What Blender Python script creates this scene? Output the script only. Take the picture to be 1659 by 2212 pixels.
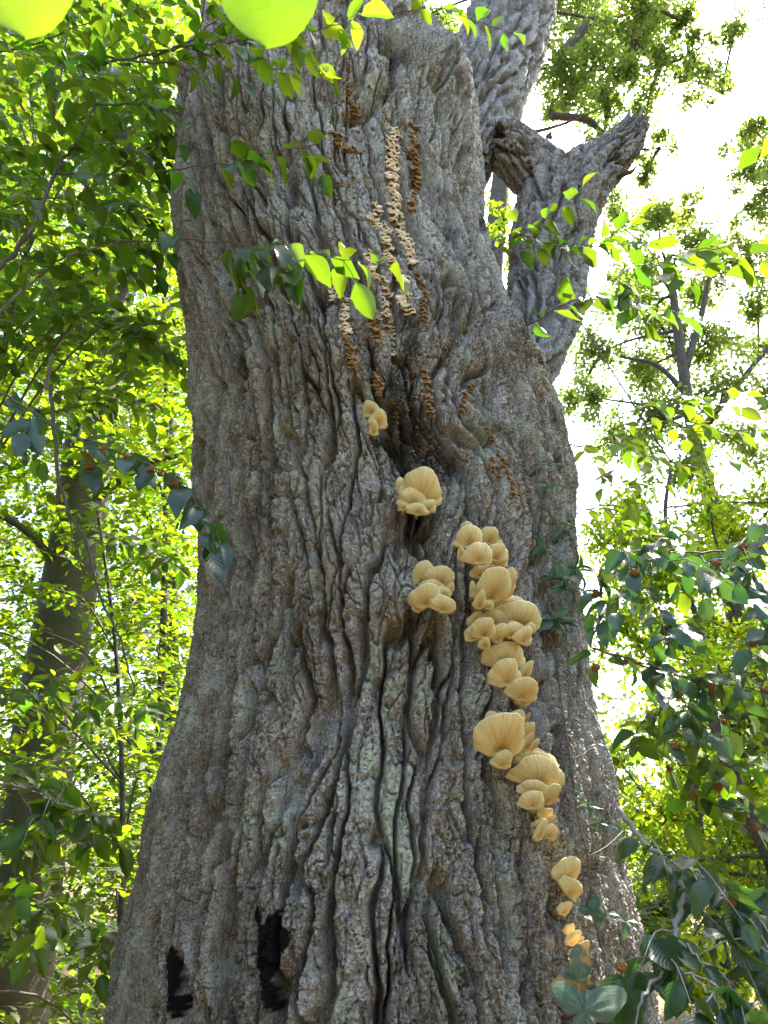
import bpy, math, random
import numpy as np
from mathutils import Matrix, Vector
from mathutils.bvhtree import BVHTree
for o in list(bpy.data.objects): bpy.data.objects.remove(o)
SC = bpy.context.scene
COL = SC.collection
rng = np.random.default_rng(7)
random.seed(7)

# ------------------------------------------------------------------ camera
PITCH = math.radians(25.0); CAMH = 1.6; FPX = 1597.5          # picture measured on a 1659 x 2212 grid
cam = bpy.data.cameras.new('camera'); camo = bpy.data.objects.new('camera', cam); COL.objects.link(camo)
camo.location = (0, 0, CAMH); camo.rotation_euler = (math.pi/2 + PITCH, 0, 0)
cam.sensor_fit = 'VERTICAL'; cam.sensor_height = 36; cam.lens = 26
cam.clip_start = .05; cam.clip_end = 2000
cam.dof.use_dof = True; cam.dof.focus_distance = 3.4; cam.dof.aperture_fstop = 7.5
SC.camera = camo
# ------------------------------------------------------------------ sky, sun, exposure
SUN = Vector((.42, .46, .92)).normalized()
EL = math.asin(SUN.z); AZ = math.atan2(SUN.x, SUN.y)
w = bpy.data.worlds.new('World'); SC.world = w; w.use_nodes = True
nt = w.node_tree; sky = nt.nodes.new('ShaderNodeTexSky'); sky.sky_type = 'NISHITA'; sky.sun_disc = False
sky.sun_elevation = EL; sky.sun_rotation = AZ; sky.dust_density = 3.0; sky.air_density = 1.0; sky.ozone_density = .6
nt.links.new(sky.outputs[0], nt.nodes['Background'].inputs[0]); nt.nodes['Background'].inputs[1].default_value = .15
sl = bpy.data.lights.new('sun', 'SUN'); sl.energy = 4.6; sl.angle = math.radians(.55); sl.color = (1, .95, .86)
so = bpy.data.objects.new('sun', sl); COL.objects.link(so); so.rotation_euler = SUN.to_track_quat('Z', 'Y').to_euler()
so.location = SUN * 50
vs = SC.view_settings; vs.view_transform = 'Standard'; vs.look = 'None'; vs.exposure = 2.55; vs.gamma = 1
SC.render.engine = 'CYCLES'
cy = SC.cycles; cy.max_bounces = 7; cy.diffuse_bounces = 3; cy.glossy_bounces = 2; cy.transmission_bounces = 4
cy.transparent_max_bounces = 4; cy.sample_clamp_indirect = 4; cy.use_denoising = True
cy.caustics_reflective = False; cy.caustics_refractive = False

# ------------------------------------------------------------------ helpers
CP, SP = math.cos(PITCH), math.sin(PITCH)
CAM = np.array((0, 0, CAMH))
def ray(px, py):
    dx = (px - 829.5)/FPX; dy = (1106 - py)/FPX
    return np.array((dx, CP - dy*SP, SP + dy*CP))
def P(px, py, Y):                                   # the point of the place at distance Y ahead
    d = ray(px, py); return CAM + d*(Y/d[1])
def depth(p): return (p[1])*CP + (p[2]-CAMH)*SP
def mpp(p): return depth(p)/FPX                     # metres per picture unit at a point
def nz(v): v = np.asarray(v, float); return v/np.linalg.norm(v)
def sstep(a, b, x):
    t = np.clip((x-a)/(b-a), 0, 1); return t*t*(3-2*t)

def _h(ix, iy, s):
    n = (ix.astype(np.int64)*374761393 + iy.astype(np.int64)*668265263 + s*1274126177) & 0xffffffff
    n = ((n ^ (n >> 13))*1103515245) & 0xffffffff
    n = ((n ^ (n >> 15))*2246822519) & 0xffffffff
    return ((n ^ (n >> 16)) & 0xffff)/65535.
def pn(x, y, s=0):
    xi = np.floor(x); yi = np.floor(y); xf = x-xi; yf = y-yi
    u = xf*xf*xf*(xf*(xf*6-15)+10); v = yf*yf*yf*(yf*(yf*6-15)+10)
    def g(a, b):
        t = _h(xi+a, yi+b, s)*2*math.pi
        return np.cos(t)*(xf-a) + np.sin(t)*(yf-b)
    n0 = g(0,0); n1 = g(1,0); n2 = g(0,1); n3 = g(1,1)
    return ((n0+(n1-n0)*u) + ((n2+(n3-n2)*u)-(n0+(n1-n0)*u))*v)*1.5
def fbm(x, y, s, o=3):
    r = 0; a = 1
    for k in range(o): r = r + a*pn(x*2**k, y*2**k, s+k*17); a *= .5
    return r
def worley(x, y, s):
    xi = np.floor(x); yi = np.floor(y); f1 = np.full(x.shape, 9.); f2 = np.full(x.shape, 9.); idv = np.zeros(x.shape)
    for a in (-1, 0, 1):
        for b in (-1, 0, 1):
            cx = xi+a; cyy = yi+b
            d = np.hypot(cx+.1+.8*_h(cx, cyy, s)-x, cyy+.1+.8*_h(cx, cyy, s+5)-y)
            nr = d < f1
            f2 = np.where(nr, f1, np.minimum(f2, d)); idv = np.where(nr, _h(cx, cyy, s+9), idv); f1 = np.where(nr, d, f1)
    return f1, f2, idv

def props(o, label=None, cat=None, group=None, kind=None):
    if label: o['label'] = label
    if cat: o['category'] = cat
    if group: o['group'] = group
    if kind: o['kind'] = kind
    return o
def empty(name, loc, label, cat, group=None):
    o = bpy.data.objects.new(name, None); COL.objects.link(o); o.location = [float(c) for c in loc]
    o.empty_display_size = .05
    return props(o, label, cat, group)
def wloc(o):
    v = np.array(o.location, float)
    while o.parent: o = o.parent; v = v + np.array(o.location)
    return v
def mesh_np(name, V, F, mats, smooth=True, attrs=None, uv=None, fmat=None):
    """V (n,3); F (m,k) index array or list of lists"""
    me = bpy.data.meshes.new(name)
    V = np.asarray(V, np.float32)
    if isinstance(F, np.ndarray):
        m, k = F.shape
        me.vertices.add(len(V)); me.vertices.foreach_set('co', V.ravel())
        me.loops.add(m*k); me.polygons.add(m)
        me.polygons.foreach_set('loop_start', np.arange(m, dtype=np.int32)*k)
        me.loops.foreach_set('vertex_index', F.astype(np.int32).ravel())
    else:
        me.from_pydata(V.tolist(), [], F)
    for mt in mats: me.materials.append(mt)
    if fmat is not None: me.polygons.foreach_set('material_index', np.asarray(fmat, np.int32))
    me.update(calc_edges=True)
    me.polygons.foreach_set('use_smooth', np.full(len(me.polygons), smooth))
    for an, av in (attrs or {}).items():
        a = me.attributes.new(an, 'FLOAT', 'POINT'); a.data.foreach_set('value', np.asarray(av, np.float32))
    if uv is not None:
        l = me.uv_layers.new(name='UVMap'); vi = np.empty(len(me.loops), np.int32); me.loops.foreach_get('vertex_index', vi)
        l.data.foreach_set('uv', np.asarray(uv, np.float32)[vi].ravel())
    me.update(); return me
def obj(name, me, parent=None, loc=None):
    o = bpy.data.objects.new(name, me); COL.objects.link(o)
    if parent: o.parent = parent
    if loc is not None: o.location = [float(c) for c in loc]
    return o
def part(name, V, F, mat, parent, **k):             # V in world coordinates
    if not isinstance(mat, (list, tuple)): mat = [mat]
    V = np.asarray(V, float)
    if parent is None: return obj(name, mesh_np(name, V, F, mat, **k))
    c = V.mean(0); o = obj(name, mesh_np(name, V-c, F, mat, **k), parent, c - wloc(parent)); return o

def spline(pts, n):
    pts = np.asarray(pts, float); m = len(pts)
    if m == 2: t = np.linspace(0, 1, n)[:, None]; return pts[0]*(1-t)+pts[1]*t
    ext = np.vstack([2*pts[0]-pts[1], pts, 2*pts[-1]-pts[-2]])
    out = []
    for t in np.linspace(0, m-1-1e-9, n):
        i = int(t); f = t-i; a, b, c, d = ext[i:i+4]
        out.append(.5*((2*b)+(c-a)*f+(2*a-5*b+4*c-d)*f*f+(-a+3*b-3*c+d)*f**3))
    return np.array(out)
def tube(path, rad, sides=6, cap=True):
    path = np.asarray(path, float); n = len(path); rad = np.broadcast_to(rad, (n,))
    T = np.gradient(path, axis=0); T /= np.linalg.norm(T, axis=1)[:, None]+1e-12
    ref = np.array((0, -1., .2)) if abs(T[0] @ nz((0,-1,.2))) < .9 else np.array((1., 0, 0))
    V = []; 
    for i in range(n):
        a = ref - (ref @ T[i])*T[i]; a = nz(a); ref = a; b = np.cross(T[i], a)
        th = np.arange(sides)/sides*2*math.pi
        V.append(path[i] + rad[i]*(np.cos(th)[:, None]*a + np.sin(th)[:, None]*b))
    V = np.vstack(V)
    i, j = np.meshgrid(np.arange(n-1), np.arange(sides), indexing='ij'); j2 = (j+1) % sides
    F = np.stack([i*sides+j, i*sides+j2, (i+1)*sides+j2, (i+1)*sides+j], -1).reshape(-1, 4).tolist()
    if cap: F += [list(range(sides))[::-1], list(range((n-1)*sides, n*sides))]
    return V, F
def merge(parts):
    V = []; F = []; k = 0
    for v, f in parts:
        V.append(v); F += [[a+k for a in q] for q in f]; k += len(v)
    return np.vstack(V), F

# ------------------------------------------------------------------ materials
def mat(name):
    m = bpy.data.materials.new(name); m.use_nodes = True; n = m.node_tree.nodes; return m, n, m.node_tree.links, n['Principled BSDF']
def nd(n, t, **k):
    x = n.new(t)
    for a, b in k.items(): setattr(x, a, b)
    return x
def noise(n, l, vec, scale, detail=4, rough=.6, dist=0):
    t = n.new('ShaderNodeTexNoise'); t.inputs['Scale'].default_value = scale; t.inputs['Detail'].default_value = detail
    t.inputs['Roughness'].default_value = rough; t.inputs['Distortion'].default_value = dist
    if vec is not None: l.new(vec, t.inputs['Vector'])
    return t.outputs['Fac']
def ramp(n, l, fac, stops):
    r = n.new('ShaderNodeValToRGB'); e = r.color_ramp.elements
    while len(e) < len(stops): e.new(.5)
    for q, (p, c) in zip(e, stops): q.position = p; q.color = c if len(c) == 4 else (*c, 1)
    l.new(fac, r.inputs[0]); return r.outputs[0]
def mix(n, l, fac, a, b, mode='MIX'):
    m = n.new('ShaderNodeMix'); m.data_type = 'RGBA'; m.blend_type = mode
    for s, v in ((0, fac), (6, a), (7, b)):
        if hasattr(v, 'is_output') or hasattr(v, 'links'): l.new(v, m.inputs[s])
        else: m.inputs[s].default_value = v if s == 0 or len(v) == 4 else (*v, 1)
    return m.outputs[2]
def mth(n, l, op, a, b=0.):
    m = n.new('ShaderNodeMath'); m.operation = op
    for s, v in ((0, a), (1, b)):
        if hasattr(v, 'links'): l.new(v, m.inputs[s])
        else: m.inputs[s].default_value = v
    return m.outputs[0]
def attr(n, name): a = n.new('ShaderNodeAttribute'); a.attribute_name = name; return a
def bump(n, l, height, strength, dist, nrm=None):
    b = n.new('ShaderNodeBump'); b.inputs['Strength'].default_value = strength; b.inputs['Distance'].default_value = dist
    l.new(height, b.inputs['Height'])
    if nrm is not None: l.new(nrm, b.inputs['Normal'])
    return b.outputs[0]

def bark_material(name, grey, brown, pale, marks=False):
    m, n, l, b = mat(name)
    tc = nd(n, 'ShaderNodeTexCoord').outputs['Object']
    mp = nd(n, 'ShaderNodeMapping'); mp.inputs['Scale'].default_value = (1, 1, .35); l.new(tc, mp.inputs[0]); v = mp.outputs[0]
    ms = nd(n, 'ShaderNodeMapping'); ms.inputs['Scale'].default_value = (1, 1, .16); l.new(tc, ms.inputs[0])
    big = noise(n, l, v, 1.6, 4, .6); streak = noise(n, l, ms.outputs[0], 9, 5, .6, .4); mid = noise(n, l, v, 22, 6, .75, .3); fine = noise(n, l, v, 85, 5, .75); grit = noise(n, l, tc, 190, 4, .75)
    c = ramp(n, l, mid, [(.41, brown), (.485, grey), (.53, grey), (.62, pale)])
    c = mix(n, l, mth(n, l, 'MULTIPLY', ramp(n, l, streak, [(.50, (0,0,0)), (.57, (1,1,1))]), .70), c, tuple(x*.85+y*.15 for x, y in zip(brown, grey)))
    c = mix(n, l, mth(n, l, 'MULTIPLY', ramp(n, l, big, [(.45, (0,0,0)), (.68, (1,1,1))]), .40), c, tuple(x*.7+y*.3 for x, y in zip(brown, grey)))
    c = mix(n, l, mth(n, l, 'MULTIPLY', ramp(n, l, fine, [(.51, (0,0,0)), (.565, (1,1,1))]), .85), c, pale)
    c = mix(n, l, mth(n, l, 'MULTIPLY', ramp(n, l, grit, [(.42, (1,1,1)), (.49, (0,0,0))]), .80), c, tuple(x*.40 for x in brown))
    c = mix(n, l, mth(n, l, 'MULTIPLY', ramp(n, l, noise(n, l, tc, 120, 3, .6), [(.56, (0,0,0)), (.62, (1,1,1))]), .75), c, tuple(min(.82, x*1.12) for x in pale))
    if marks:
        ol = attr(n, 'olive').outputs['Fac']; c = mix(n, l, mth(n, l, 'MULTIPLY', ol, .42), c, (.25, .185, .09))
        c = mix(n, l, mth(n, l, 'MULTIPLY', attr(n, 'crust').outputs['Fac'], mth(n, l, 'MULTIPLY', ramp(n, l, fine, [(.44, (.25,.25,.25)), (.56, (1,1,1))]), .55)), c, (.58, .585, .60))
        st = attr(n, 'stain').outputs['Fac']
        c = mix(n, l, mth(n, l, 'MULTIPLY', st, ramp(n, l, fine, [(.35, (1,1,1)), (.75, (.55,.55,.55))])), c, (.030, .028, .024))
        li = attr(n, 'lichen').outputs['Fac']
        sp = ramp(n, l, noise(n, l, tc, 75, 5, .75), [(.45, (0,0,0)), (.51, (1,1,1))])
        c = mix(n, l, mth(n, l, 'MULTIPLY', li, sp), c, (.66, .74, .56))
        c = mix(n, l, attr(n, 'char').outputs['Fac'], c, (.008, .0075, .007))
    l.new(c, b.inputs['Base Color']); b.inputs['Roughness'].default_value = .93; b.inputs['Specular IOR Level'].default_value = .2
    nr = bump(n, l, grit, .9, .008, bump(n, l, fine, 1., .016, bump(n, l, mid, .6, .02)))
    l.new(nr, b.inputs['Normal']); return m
M_BARK = bark_material('oak_bark', (.50, .45, .39), (.23, .17, .115), (.78, .745, .69), True)
M_LIMB = bark_material('oak_limb_bark', (.42, .41, .39), (.21, .17, .14), (.64, .63, .62))
M_WOOD = bark_material('broken_wood', (.16, .115, .08), (.07, .045, .03), (.30, .25, .20))
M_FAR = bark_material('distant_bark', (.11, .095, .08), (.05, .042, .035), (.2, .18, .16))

def smooth_bark(name, c1, c2, s=6):
    m, n, l, b = mat(name); tc = nd(n, 'ShaderNodeTexCoord').outputs['Object']
    mp = nd(n, 'ShaderNodeMapping'); mp.inputs['Scale'].default_value = (1, 1, 1.6); l.new(tc, mp.inputs[0])
    a = noise(n, l, mp.outputs[0], s, 6, .65); f = noise(n, l, tc, s*14, 4, .6)
    c = ramp(n, l, a, [(.3, c1), (.7, c2)]); c = mix(n, l, mth(n, l, 'MULTIPLY', f, .5), c, tuple(x*.45 for x in c1))
    l.new(c, b.inputs['Base Color']); b.inputs['Roughness'].default_value = .75
    l.new(bump(n, l, f, .4, .006, bump(n, l, a, .5, .02)), b.inputs['Normal']); return m
M_BEECH = smooth_bark('smooth_beech_bark', (.075, .066, .035), (.14, .125, .075))
M_TWIG = smooth_bark('twig_bark', (.09, .07, .05), (.16, .13, .10), 30)
M_GREYTWIG = smooth_bark('grey_branch_bark', (.26, .23, .20), (.42, .39, .35), 25)

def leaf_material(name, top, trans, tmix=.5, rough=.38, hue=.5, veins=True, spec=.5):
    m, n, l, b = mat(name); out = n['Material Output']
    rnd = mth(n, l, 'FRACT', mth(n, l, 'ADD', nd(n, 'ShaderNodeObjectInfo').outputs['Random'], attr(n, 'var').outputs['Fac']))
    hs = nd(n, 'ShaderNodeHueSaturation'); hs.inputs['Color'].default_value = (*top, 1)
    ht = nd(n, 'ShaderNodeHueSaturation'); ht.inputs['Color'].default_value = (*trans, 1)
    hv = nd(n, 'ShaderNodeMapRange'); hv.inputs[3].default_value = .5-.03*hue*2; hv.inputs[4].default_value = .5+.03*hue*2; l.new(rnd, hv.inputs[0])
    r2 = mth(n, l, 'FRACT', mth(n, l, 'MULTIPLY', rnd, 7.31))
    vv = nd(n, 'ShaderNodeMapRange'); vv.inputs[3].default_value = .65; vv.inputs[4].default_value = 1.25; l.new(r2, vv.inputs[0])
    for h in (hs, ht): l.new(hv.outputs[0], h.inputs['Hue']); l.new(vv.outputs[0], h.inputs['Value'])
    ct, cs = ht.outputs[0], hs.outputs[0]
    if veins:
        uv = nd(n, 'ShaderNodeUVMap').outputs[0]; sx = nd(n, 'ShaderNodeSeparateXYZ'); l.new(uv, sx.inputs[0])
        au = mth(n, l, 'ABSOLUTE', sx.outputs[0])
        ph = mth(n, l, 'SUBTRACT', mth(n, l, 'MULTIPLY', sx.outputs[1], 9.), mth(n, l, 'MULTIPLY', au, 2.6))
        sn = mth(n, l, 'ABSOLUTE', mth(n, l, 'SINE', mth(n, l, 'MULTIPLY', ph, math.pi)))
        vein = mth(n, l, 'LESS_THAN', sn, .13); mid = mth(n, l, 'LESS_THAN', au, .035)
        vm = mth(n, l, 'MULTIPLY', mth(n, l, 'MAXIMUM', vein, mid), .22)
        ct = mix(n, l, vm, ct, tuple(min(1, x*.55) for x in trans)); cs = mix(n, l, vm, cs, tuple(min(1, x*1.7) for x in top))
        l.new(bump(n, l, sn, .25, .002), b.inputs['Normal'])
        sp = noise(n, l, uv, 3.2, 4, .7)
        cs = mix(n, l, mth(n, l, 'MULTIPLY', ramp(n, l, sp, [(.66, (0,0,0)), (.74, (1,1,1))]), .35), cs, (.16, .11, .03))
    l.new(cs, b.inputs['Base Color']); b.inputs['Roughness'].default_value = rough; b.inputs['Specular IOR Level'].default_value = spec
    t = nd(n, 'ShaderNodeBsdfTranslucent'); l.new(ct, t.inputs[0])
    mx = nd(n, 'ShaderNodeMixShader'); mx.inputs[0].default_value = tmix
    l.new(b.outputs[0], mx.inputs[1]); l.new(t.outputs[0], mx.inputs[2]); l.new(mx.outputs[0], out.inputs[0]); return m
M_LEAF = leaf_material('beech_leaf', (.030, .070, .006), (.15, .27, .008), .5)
M_LEAFB = leaf_material('sun_painted_beech_leaf', (.06, .125, .010), (.23, .36, .012), .52)  # brighter copy of the beech leaf, sunlight put into its colours
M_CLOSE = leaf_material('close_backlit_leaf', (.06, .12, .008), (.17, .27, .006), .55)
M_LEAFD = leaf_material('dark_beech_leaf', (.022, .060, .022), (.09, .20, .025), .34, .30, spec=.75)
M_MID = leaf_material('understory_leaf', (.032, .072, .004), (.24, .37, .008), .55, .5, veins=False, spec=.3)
M_LEAF2 = leaf_material('shade_painted_leaf', (.026, .062, .005), (.13, .24, .008), .5, .36, veins=False)  # darker leaf copy with the canopy's shade put into its colour
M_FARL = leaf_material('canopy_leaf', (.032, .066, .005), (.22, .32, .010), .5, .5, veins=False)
M_SUNBG = leaf_material('sun_painted_background_leaf', (.05, .10, .006), (.38, .52, .012), .6, .5, veins=False, spec=.3)  # raised translucent colour stands in for sunlight on the background leaves
M_OAKL = leaf_material('oak_canopy_leaf', (.05, .09, .02), (.27, .37, .04), .6, .5, veins=False)
M_RED = leaf_material('red_leaf', (.2, .04, .015), (.45, .08, .02), .5, .5, veins=False)
M_CREEP = leaf_material('creeper_leaf', (.05, .10, .055), (.10, .2, .06), .3, .4, veins=False)
M_SASS = None

def simple(name, col, rough=.8, col2=None, scale=40):
    m, n, l, b = mat(name); tc = nd(n, 'ShaderNodeTexCoord').outputs['Object']
    f = noise(n, l, tc, scale, 4, .6); c = ramp(n, l, f, [(.3, col), (.7, col2 or tuple(x*.7 for x in col))])
    l.new(c, b.inputs['Base Color']); b.inputs['Roughness'].default_value = rough; l.new(bump(n, l, f, .4, .002), b.inputs['Normal']); return m
M_BURR = simple('beech_husk', (.30, .13, .035), .9, (.16, .07, .02), 90)

# ------------------------------------------------------------------ ground
n = 90
g = np.sign(np.linspace(-1, 1, n))*np.abs(np.linspace(-1, 1, n))**2.2*420
X, Yg = np.meshgrid(g, g); Z = .12*pn(X*.3, Yg*.3, 3) + .5*pn(X*.05, Yg*.05, 4)*sstep(8, 40, np.hypot(X, Yg))
V = np.stack([X, Yg, Z-.02], -1).reshape(-1, 3); i, j = np.meshgrid(np.arange(n-1), np.arange(n-1), indexing='ij')
F = np.stack([i*n+j, i*n+j+1, (i+1)*n+j+1, (i+1)*n+j], -1).reshape(-1, 4)
m, nn, l, b = mat('leaf_litter'); tc = nd(nn, 'ShaderNodeTexCoord').outputs['Object']
vo = nd(nn, 'ShaderNodeTexVoronoi'); vo.inputs['Scale'].default_value = 14; l.new(tc, vo.inputs[0])
c = mix(nn, l, noise(nn, l, tc, .5, 4), mix(nn, l, nd(nn, 'ShaderNodeSeparateColor').outputs[0], (.2, .13, .07), (.12, .075, .04)), (.10, .10, .04))
sc_ = nn[-1] if False else None
c = mix(nn, l, .5, c, mix(nn, l, vo.outputs['Color'], (.07, .045, .02), (.20, .13, .07)))
l.new(c, b.inputs['Base Color']); b.inputs['Roughness'].default_value = .95; l.new(bump(nn, l, vo.outputs['Distance'], .6, .03), b.inputs['Normal'])
props(obj('ground', mesh_np('ground', V, F, [m])), 'brown leaf litter covering the woodland floor under the trees', 'ground', kind='structure')

# ------------------------------------------------------------------ the oak
AY = 3.2                                           # axis distance of the trunk
SIL = [(85, 590, 930), (110, 490, 975), (150, 428, 1010), (200, 396, 1034), (250, 384, 1048), (350, 380, 1054), (450, 379, 1056), (550, 380, 1072),
       (600, 387, 1088), (650, 394, 1108), (700, 402, 1138), (750, 408, 1172), (800, 413, 1188), (900, 421, 1208), (1000, 428, 1225),
       (1100, 431, 1240), (1200, 427, 1250), (1300, 419, 1263), (1400, 409, 1279), (1500, 391, 1293), (1600, 365, 1306), (1700, 330, 1322),
       (1800, 303, 1336), (1900, 283, 1352), (2000, 267, 1370), (2100, 256, 1386), (2212, 246, 1402)]
YT = AY - .95**2/AY
zs = []; xs = []; rs = []
for row, a, bb in SIL:
    A = P(a, row, YT); B = P(bb, row, YT); zs.append(A[2]); xs.append((A[0]+B[0])/2*AY/YT); rs.append((B[0]-A[0])/2/.955)
zs = np.array(zs[::-1]); xs = np.array(xs[::-1]); rs = np.array(rs[::-1])
ztop = zs[-1] + .22
zs = np.r_[-.3, .35, zs, ztop]; xs = np.r_[xs[0]+.02, xs[0]+.01, xs, xs[-1]]; rs = np.r_[rs[0]*1.34, rs[0]*1.12, rs, .05]
def smooth_interp(z, zz, vv):
    return (np.interp(z-.07, zz, vv)+2*np.interp(z, zz, vv)+np.interp(z+.07, zz, vv))/4
def trunk_xr(z): return smooth_interp(z, zs, xs), smooth_interp(z, zs, rs) - .012
def hit_smooth(px, py):                             # pixel -> (point, theta, z) on the smooth trunk
    d = ray(px, py)
    t = np.linspace(1.2, 9, 4000)/d[1]*.5; p = CAM + t[:, None]*d
    x, r = trunk_xr(p[:, 2]); q = np.hypot(p[:, 0]-x, p[:, 1]-AY) - r
    k = np.argmax(q < 0) if (q < 0).any() else int(np.argmin(q))
    pt = p[k]; return pt, math.atan2(pt[1]-AY, pt[0]-x[k]), pt[2]
R0 = .95
def uz(px, py): pt, th, z = hit_smooth(px, py); return (th+math.pi/2)*R0, z, mpp(pt)

def bark_field(u, z, s, k=1., shear=None):
    """height of oak bark (metres) over arc length u and length z; k scales the pattern"""
    U = u + (shear if shear is not None else 0)
    U = U + .034*k*pn(z/(.50*k), u/(.35*k), s+1) + .016*k*pn(z/(.15*k)+9, u/(.11*k), s+2) + .007*k*pn(z/(.045*k), u/(.045*k), s+3)
    n1 = pn(U/(.118*k), z/(.75*k), s+4) + .30*pn(U/(.06*k), z/(.28*k), s+5)
    ns = np.sin(math.pi*(U/(.105*k) + 1.15*pn(U/(.22*k)+7, z/(.60*k), s+21) + .35*pn(U/(.1*k), z/(.2*k), s+22)))
    a1 = np.minimum(np.abs(n1), .50*np.abs(ns) + .35*sstep(-.05, .35, pn(U/(.16*k), z/(.42*k), s+23)))
    wild = .85 + .5*sstep(-.4, .5, pn(u/.5, z/.9, s+12))
    f1 = 1 - sstep(.01, .085 + .07*wild, a1)
    f2 = 1 - sstep(.0, .10, np.abs(pn(U/(.075*k)+3, z/(.33*k), s+6)))
    d1, d2, idv = worley(U/(.062*k), z/(.17*k) + .5*pn(U/(.05*k), z/(.2*k), s+7), s+8); cr = 1 - sstep(.0, .085, d2-d1)
    wx = .35*pn(U/.018, z/.022, s+20)
    e1, e2, idw = worley(U/(.022*k)+wx, z/(.033*k)+wx, s+11); cs = 1 - sstep(.0, .15, e2-e1)
    fl = pn(U/.040, z/.06, s+14); rough = .5*np.abs(fl) + .35*pn(U/.018, z/.024, s+15) + .34*pn(U/.0085, z/.011, s+16)
    h = .026*np.minimum(1, a1*1.9) - .078*wild*f1 - .020*f2*(1-f1) - .019*cr*(1-f1) + .014*(idv-.5)*(1-f1) - .008*cs*(1-.6*f1) + .007*(idw-.5) + .015*rough
    return h*k if k < 1 else h

rowsv = np.arange(2230, 60, -2.25)
zz = np.array([P(0, r_, YT)[2] for r_ in rowsv]); zz = zz[zz < ztop-.012]
zz = np.r_[np.linspace(-.3, zz[0]-.02, 40), zz, np.linspace(zz[-1], ztop, 14)[1:]]
th = np.r_[np.linspace(-math.pi/2-1.75, -math.pi/2+1.75, 680), np.linspace(-math.pi/2+1.75, 1.5*math.pi-1.75, 56)[1:-1]]
TH, ZZ = np.meshgrid(th, zz); XC, RR = trunk_xr(ZZ); U = (TH+math.pi/2)*R0
def gauss(px, py, ru, rz=None):
    a, z0, m_ = uz(px, py); ru *= m_; rz = (rz or ru/m_)*m_
    return np.exp(-((U-a)/ru)**2-((ZZ-z0)/rz)**2)
def polyd(pts):                                     # distance over the surface to a line of places
    q = [uz(*p)[:2] for p in pts]; dmin = np.full(U.shape, 9.)
    for (a, c), (b2, d2) in zip(q[:-1], q[1:]):
        vx, vy = b2-a, d2-c; t = np.clip(((U-a)*vx+(ZZ-c)*vy)/(vx*vx+vy*vy), 0, 1)
        dmin = np.minimum(dmin, np.hypot(U-a-t*vx, ZZ-c-t*vy))
    return dmin
zc = uz(980, 980)[1]
W = np.maximum(gauss(985, 960, 170, 170), .8*gauss(1120, 720, 120, 130))
shear = .60*(ZZ-zc)*W
H = bark_field(U, ZZ, 100, 1.0, shear)
calm = .35 + .65*sstep(uz(800, 180)[1]+.2, uz(800, 900)[1], ZZ)       # the bark flattens towards the fork
front = np.clip(1-np.abs(U-.1)/1.1, 0, 1)
H = H*(1-(1-calm)*front*.75)*(1 - .3*sstep(.45, 1.0, np.abs(U-.05)))
macro = .05*pn(U/.55, ZZ/.9, 300) + .022*pn(U/.2, ZZ/.45, 301)
macro += .10*gauss(950, 150, 85, 95) + .07*gauss(785, 150, 62, 75) + .07*gauss(500, 170, 85, 90) + .05*gauss(1120, 730, 45, 90)
flank = sstep(.35, .80, np.abs(U-.05)); UF = U + .03*pn(ZZ/.5, U/.3, 320) + .012*pn(ZZ/.14, U/.12, 321)
rid = np.abs(np.sin(math.pi*(UF/.135 + .55*pn(U/.4, ZZ/1.1, 322) + .3*pn(U/.2, ZZ/.4, 323))))
macro += flank*(.105*sstep(.08, .62, rid) - .122 + .02*rid)*(.75+.5*sstep(-.4, .4, pn(U/.2, ZZ/.5, 324)))
macro += .05*gauss(880, 1300, 70, 50) - .05*gauss(905, 790, 35, 70) - .06*gauss(700, 640, 24, 30) - .04*gauss(655, 690, 20, 40) - .05*gauss(850, 1010, 25, 60)
WOB = .02*pn(ZZ/.06, U/.06, 310) + .010*pn(ZZ/.025, U/.025, 311)
for pts, wd, dp in [
    ([(852, 80), (858, 130), (846, 190), (805, 228), (756, 254)], .035, .085), ([(846, 190), (862, 260), (870, 300)], .018, .03),
    ([(700, 150), (690, 200), (720, 250), (756, 254)], .016, .03), ([(405, 215), (432, 165), (470, 120)], .03, .06),
    ([(938, 1385), (950, 1470), (965, 1570), (975, 1640)], .022, .05), ([(556, 1420), (566, 1470), (585, 1520)], .014, .035),
    ([(540, 945), (552, 955), (548, 985)], .010, .03), ([(812, 940), (816, 1010), (826, 1080)], .012, .035), ([(655, 1790), (664, 1830)], .01, .03),
    ([(650, 1790), (662, 1782), (672, 1776)], .007, .02), ([(905, 1040), (925, 1130), (930, 1210), (955, 1300)], .02, .045),
    ([(1200, 1850), (1225, 1950), (1245, 2060), (1255, 2180)], .03, .065), ([(1178, 1480), (1196, 1640), (1210, 1760)], .02, .05),
    ([(1100, 1780), (1130, 1880), (1165, 2000), (1190, 2120)], .016, .04), ([(1110, 620), (1020, 690), (1000, 720)], .012, .03),
    ([(960, 770), (1010, 720), (1055, 690)], .012, .03), ([(820, 1480), (852, 1560), (870, 1640)], .016, .03),
    ([(440, 1000), (450, 1100), (446, 1200), (438, 1300)], .022, .05), ([(470, 640), (500, 760), (520, 900), (505, 1000)], .022, .04),
    ([(690, 1180), (700, 1270), (690, 1340)], .014, .03), ([(700, 1900), (720, 1990), (712, 2100)], .014, .035), ([(960, 1900), (985, 2010), (1000, 2150)], .016, .04)]:
    d = polyd(pts) + WOB; macro -= dp*np.exp(-(np.maximum(d, 0)/wd)**2)
RT = RR + H + macro*sstep(ztop, ztop-.5, ZZ)
VX = np.stack([XC+RT*np.cos(TH), AY+RT*np.sin(TH), ZZ], -1)
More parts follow.
